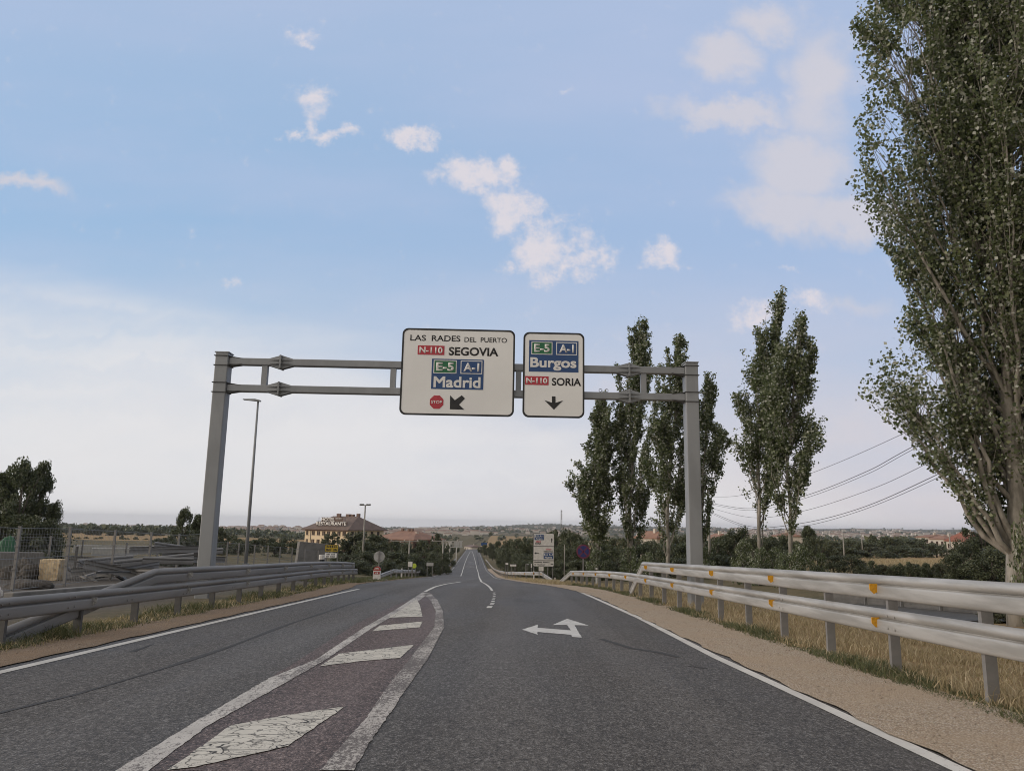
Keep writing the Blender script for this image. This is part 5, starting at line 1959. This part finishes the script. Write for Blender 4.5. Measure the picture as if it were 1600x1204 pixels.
for d in ((1284, 838, 34, 150), (1306, 838, 34, 200), (1326, 838, 30, 230), (1290, 848, 40, 120), (1322, 850, 36, 140), (1350, 842, 36, 210), (1372, 836, 30, 220), (1392, 831, 34, 215), (1415, 837, 36, 230), (1440, 838, 36, 220), (1462, 845, 36, 190), (1400, 848, 40, 190), (1360, 852, 40, 170), (1430, 852, 46, 180), (1340, 857, 40, 140), (1384, 858, 36, 160)):
    tree(*d, random.choice(('scrub', 'olive', 'oak', 'scrub')), 'dark bush in the scrub beyond the dry field on the right', 'scrub beyond the dry field')
for d in ((1300, 866, 46, 64), (1330, 864, 50, 62)):
    tree(*d, 'scrub_fine', 'broad dark bush just behind the guardrail right of the isolated poplars', 'broad bushes before the dry field')
for i in range(16):
    tree(1345 + i * 9.5, random.uniform(872, 883), random.uniform(16, 26), random.uniform(50, 58), random.choice(('olive', 'scrub', 'mid')), 'thin weedy shrub at the near edge of the dry field', 'weedy shrubs before the dry field')
tree(1528, 794, 70, 50, 'fine', 'tall dark bush left of the huge trunk at the right edge', None)
tree(1504, 838, 56, 48, 'scrub_fine', 'dark bush at the left end of the clump beside the huge trunk', None)
tree(1556, 800, 70, 54, 'fine', 'dark bush right behind the huge trunk', None)
tree(1492, 862, 50, 46, 'scrub_fine', 'low dark bush at the foot of the clump beside the huge trunk', None)
tree(1548, 850, 84, 45, 'scrub_fine', 'widest low bush behind the huge trunk', None)
tree(1612, 770, 70, 21, 'sucker', 'leafy sucker growth hugging the right side of the huge trunk', None)
tree(1640, 640, 90, 30, 'fine', 'dark tree filling the gap right of the huge trunk', None)
tree(1552, 946, 44, 24, 'olive', 'dry brown bush at the foot of the huge trunk', None)


# far woodland and scrub: reads as one mass on the plain
def far_woods():
    P = []
    for n, (xa, xb, ya, yb) in ((1000, (-60, 560, 700, 4500)), (1100, (560, 1000, 2000, 5600)), (70, (600, 1000, 900, 1900)), (1700, (1000, 1700, 330, 5600)), (160, (1100, 1700, 240, 600)), (300, (560, 1100, 3800, 5600)), (160, (-60, 330, 640, 900))):
        for _ in range(n):
            Y = ya * (yb / ya) ** RNG.uniform()
            x = slope(RNG.uniform(xa, xb), 835)[0] * Y
            if road_l(min(Y, 760)) - 14 < x < road_r(min(Y, 760)) + 14 and Y < 800:
                continue
            s = RNG.uniform(2.0, 5.0) * (1 + Y / 5000)
            z = ground(x, Y)
            m = 26 if Y < 1500 else 12
            d = RNG.normal(size=(m, 3))
            d /= np.linalg.norm(d, axis=1, keepdims=True)
            P.append(np.concatenate([d * s * [1.3, 1.3, .75] * RNG.uniform(.3, 1, (m, 1)) + [x, Y, z + s * .55], np.full((m, 1), s * .75)], 1))
    P = np.concatenate(P)
    v, f = leaf_quads(P[:, :3], P[:, 3:4])
    tag(arr_mesh('far_woods', v, f, dark_leaf), 'far woodland and scrub spread over the plain', 'woodland', kind='stuff')


far_woods()


# ------------------------------------------------------------------ grass along the verges
def blades(name, X, Y, h, wd, mat_, label):
    n = len(X)
    Z = np.array([ground(x, y) for x, y in zip(X, Y)]) - .03
    a = RNG.uniform(0, 2 * PI, n)
    lean = RNG.normal(0, .62, (n, 2)) * h[:, None]
    dx, dy = np.cos(a) * wd, np.sin(a) * wd
    b0 = np.stack([X - dx, Y - dy, Z], 1)
    b1 = np.stack([X + dx, Y + dy, Z], 1)
    mx = np.stack([X + lean[:, 0] * .35, Y + lean[:, 1] * .35, Z + h * .6], 1)
    m0 = mx - np.stack([dx * .7, dy * .7, 0 * dx], 1)
    m1 = mx + np.stack([dx * .7, dy * .7, 0 * dx], 1)
    tp = np.stack([X + lean[:, 0], Y + lean[:, 1], Z + h], 1)
    v = np.stack([b0, b1, m1, m0, tp], 1).reshape(-1, 3)
    i = np.arange(n)[:, None] * 5
    f = np.concatenate([np.concatenate([i, i + 1, i + 2], 1), np.concatenate([i, i + 2, i + 3], 1), np.concatenate([i + 3, i + 2, i + 4], 1)])
    return tag(arr_mesh(name, v, f, mat_), label, 'grass', kind='stuff')


straw_leaf = leaf_mat('straw_blade', (.20, .16, .10), (.41, .33, .21), (.60, .51, .36), (.36, .29, .19), .1, .7)
green_leaf = leaf_mat('green_blade', (.06, .07, .03), (.11, .12, .055), (.24, .20, .11), (.09, .10, .05), .1, .6)


def clumped(n, x0, x1, y0, y1, pw=1.6):
    """points denser near the viewer, gathered in tufts"""
    k = n // 14
    cy = y0 * (y1 / y0) ** RNG.uniform(0, 1, k) if y0 > 0 else RNG.uniform(y0, y1, k)
    cxx = RNG.uniform(0, 1, k) ** 1.0
    Yc = np.repeat(cy, 14)
    Xc = np.repeat(cxx, 14)
    return Xc, Yc, RNG.normal(0, 1, (k * 14, 2))


u, Yv, g = clumped(52000, 0, 1, 5.0, 48)
Xv = np.interp(Yv, [p[1] for p in gR], [p[0] for p in gR]) - .05 + u ** 1.25 * 6.5 + g[:, 0] * .13
Yv = Yv + g[:, 1] * .13
blades('dry_grass', Xv, Yv, RNG.uniform(.04, .25, len(Xv)) * (.65 + .45 * np.sin(Xv * 2.3 + Yv * 1.7) * np.sin(Yv * .9)), RNG.uniform(.003, .006, len(Xv)) * (1 + Yv * .03), straw_leaf, 'dry straw coloured grass under and behind the right guardrail')
u, Yv, g = clumped(20000, 0, 1, 5.0, 46)
Xv = np.interp(Yv, [p[1] for p in gR], [p[0] for p in gR]) - .36 + u * .55 + g[:, 0] * .05
Yv = Yv + g[:, 1] * .10
blades('green_grass', Xv, Yv, RNG.uniform(.02, .11, len(Xv)) * (1 + .6 * np.sin(Yv * 1.3)), RNG.uniform(.003, .006, len(Xv)) * (1 + Yv * .03), green_leaf, 'short green grass along the foot of the right guardrail')
u, Yv, g = clumped(12000, 0, 1, 8.0, 44)
Xv = np.interp(Yv, [p[1] for p in gL], [p[0] for p in gL]) + .28 - u * 1.1 + g[:, 0] * .08
Yv = Yv + g[:, 1] * .14
blades('green_grass', Xv, Yv, RNG.uniform(.03, .16, len(Xv)) * (1 + .7 * np.sin(Yv * 1.1)), RNG.uniform(.003, .006, len(Xv)) * (1 + Yv * .03), green_leaf, 'green weeds growing round the posts of the left guardrail')
u, Yv, g = clumped(7000, 0, 1, 8.0, 48)
Xv = np.interp(Yv, [p[1] for p in gL], [p[0] for p in gL]) + .30 - u * 1.0 + g[:, 0] * .10
Yv = Yv + g[:, 1] * .14
blades('dry_grass', Xv, Yv, RNG.uniform(.03, .13, len(Xv)), RNG.uniform(.003, .006, len(Xv)) * (1 + Yv * .03), straw_leaf, 'dry grass along the foot of the left guardrail')
u, Yv, g = clumped(14000, 0, 1, 38.0, 100)
Xv = road_l(Yv) - .3 - u * 3.2 + g[:, 0] * .2
blades('verge_grass', Xv, Yv + g[:, 1] * .3, RNG.uniform(.04, .2, len(Xv)), RNG.uniform(.008, .015, len(Xv)), green_leaf, 'rough grass on the left roadside before the hedge')
u, Yv, g = clumped(14000, 0, 1, 46.0, 110)
Xv = road_r(Yv) + .9 + u * 2.6 + g[:, 0] * .2
blades('verge_grass', Xv, Yv + g[:, 1] * .3, RNG.uniform(.06, .25, len(Xv)), RNG.uniform(.008, .015, len(Xv)), straw_leaf, 'rough dry grass under the guardrail below the tall white sign')
u, Yv, g = clumped(26000, 0, 1, 60.0, 130)
Xv = Yv * (.30 + u * .35)
blades('field_grass', Xv + g[:, 0] * .3, Yv + g[:, 1] * .4, RNG.uniform(.2, .6, len(Xv)), RNG.uniform(.015, .03, len(Xv)), straw_leaf, 'tall dry grass of the field beyond the right guardrail')

# loose stones on the shoulders and along the asphalt edge
def stones(n):
    V, Fc = [], []
    base = np.array([(1, 0, 0), (-1, 0, 0), (0, 1, 0), (0, -1, 0), (0, 0, 1), (0, 0, -1)], float)
    tri = [(0, 2, 4), (2, 1, 4), (1, 3, 4), (3, 0, 4), (2, 0, 5), (1, 2, 5), (3, 1, 5), (0, 3, 5)]
    for i in range(n):
        y = 4.2 * (34 / 4.2) ** random.random()
        r_ = random.random()
        if r_ < .62:
            x = float(road_r(y)) + random.random() ** .8 * 1.6
        elif r_ < .80:
            x = float(road_r(y)) + .05 + abs(random.gauss(0, .12))
        else:
            x = float(road_l(y)) - random.random() * 1.0
        s_ = random.choice((.004, .005, .007, .009, .013)) * random.uniform(.7, 1.2)
        p = base * [s_ * random.uniform(.7, 1.3), s_ * random.uniform(.7, 1.3), s_ * .7] * RNG.uniform(.75, 1.25, (6, 1))
        b = len(V)
        for q in p:
            V.append((q[0] + x, q[1] + y, q[2] + float(road_z(y)) + .012))
        Fc += [tuple(b + j for j in t_) for t_ in tri]
    o = MB()
    o.v, o.f = V, Fc
    m = pm('stone', (.40, .325, .25), (.24, .195, .15), 9, .9, bump=.3)
    tag(o.build('loose_stones', m, recalc=False), 'loose stones scattered over the gravel shoulders', 'stones', kind='stuff')


stones(3600)

# ------------------------------------------------------------------ overhead cables on the right
pole_at(1106, 764, 74, 'utility_pole', 'pole carrying the cables, hidden in the crown of the poplar behind the gantry post', (0, 1.6), .14)
pole_at(1640, 640, 27, 'utility_pole', 'pole carrying the near end of the cables, behind the huge poplar', (0, 1.6), .14)


def cable(pts, r=.011):
    P = [at(x, y, 1.0 / (1 / 74 + (1 / 27 - 1 / 74) * (x - 1106) / (1640 - 1106))) for x, y in pts]
    Q = spline(P, 8)
    o = MB().tube([q - Q[0] for q in Q], r, 5).build('power_cable', cable_m, smooth=True)
    o.location = Q[0]
    return o


for i, (pts, lab) in enumerate((
        ([(1106, 776), (1160, 773), (1262, 741), (1405, 680), (1640, 560)], 'topmost thin cable sagging across the sky between the poplars'),
        ([(1106, 785), (1174, 794), (1258, 774), (1350, 738), (1412, 705), (1640, 580)], 'upper strand of the close pair of cables below the topmost cable'),
        ([(1106, 787), (1174, 797), (1256, 778.5), (1350, 742.5), (1414, 708.5), (1640, 584)], 'lower strand of the close pair of cables below the topmost cable'),
        ([(1106, 792), (1174, 808), (1250, 799), (1350, 768), (1440, 728), (1640, 620)], 'single cable midway down the bundle of cables'),
        ([(1106, 798), (1172, 822), (1246, 818), (1340, 795), (1458, 744), (1640, 650)], 'upper strand of the lowest close pair of cables'),
        ([(1106, 800), (1172, 825), (1246, 823), (1340, 799), (1462, 747.5), (1640, 654)], 'lowest cable of all, in the lowest close pair'))):
    tag(cable(pts, .016 if i in (1, 4) else .012), lab, 'cable', 'overhead cables on the right')

# ------------------------------------------------------------------ air: even haze round the whole scene, sky outside it
hz = MB().box((0, 6700, -60), (30000, 14200, 240)).build('haze', None)
hm = bpy.data.materials.new('haze')
hm.use_nodes = True
hm.node_tree.nodes.clear()
k = NT(hm.node_tree)
o = k.n('ShaderNodeOutputMaterial')
pv = k.n('ShaderNodeVolumePrincipled')
pv.inputs['Color'].default_value = (.93, .95, 1.0, 1)
pv.inputs['Density'].default_value = 7.0e-5
pv.inputs['Anisotropy'].default_value = .25
hm.node_tree.links.new(pv.outputs[0], o.inputs['Volume'])
hz.data.materials.append(hm)
tag(hz, 'thin pale haze over the plain', 'haze', kind='stuff')
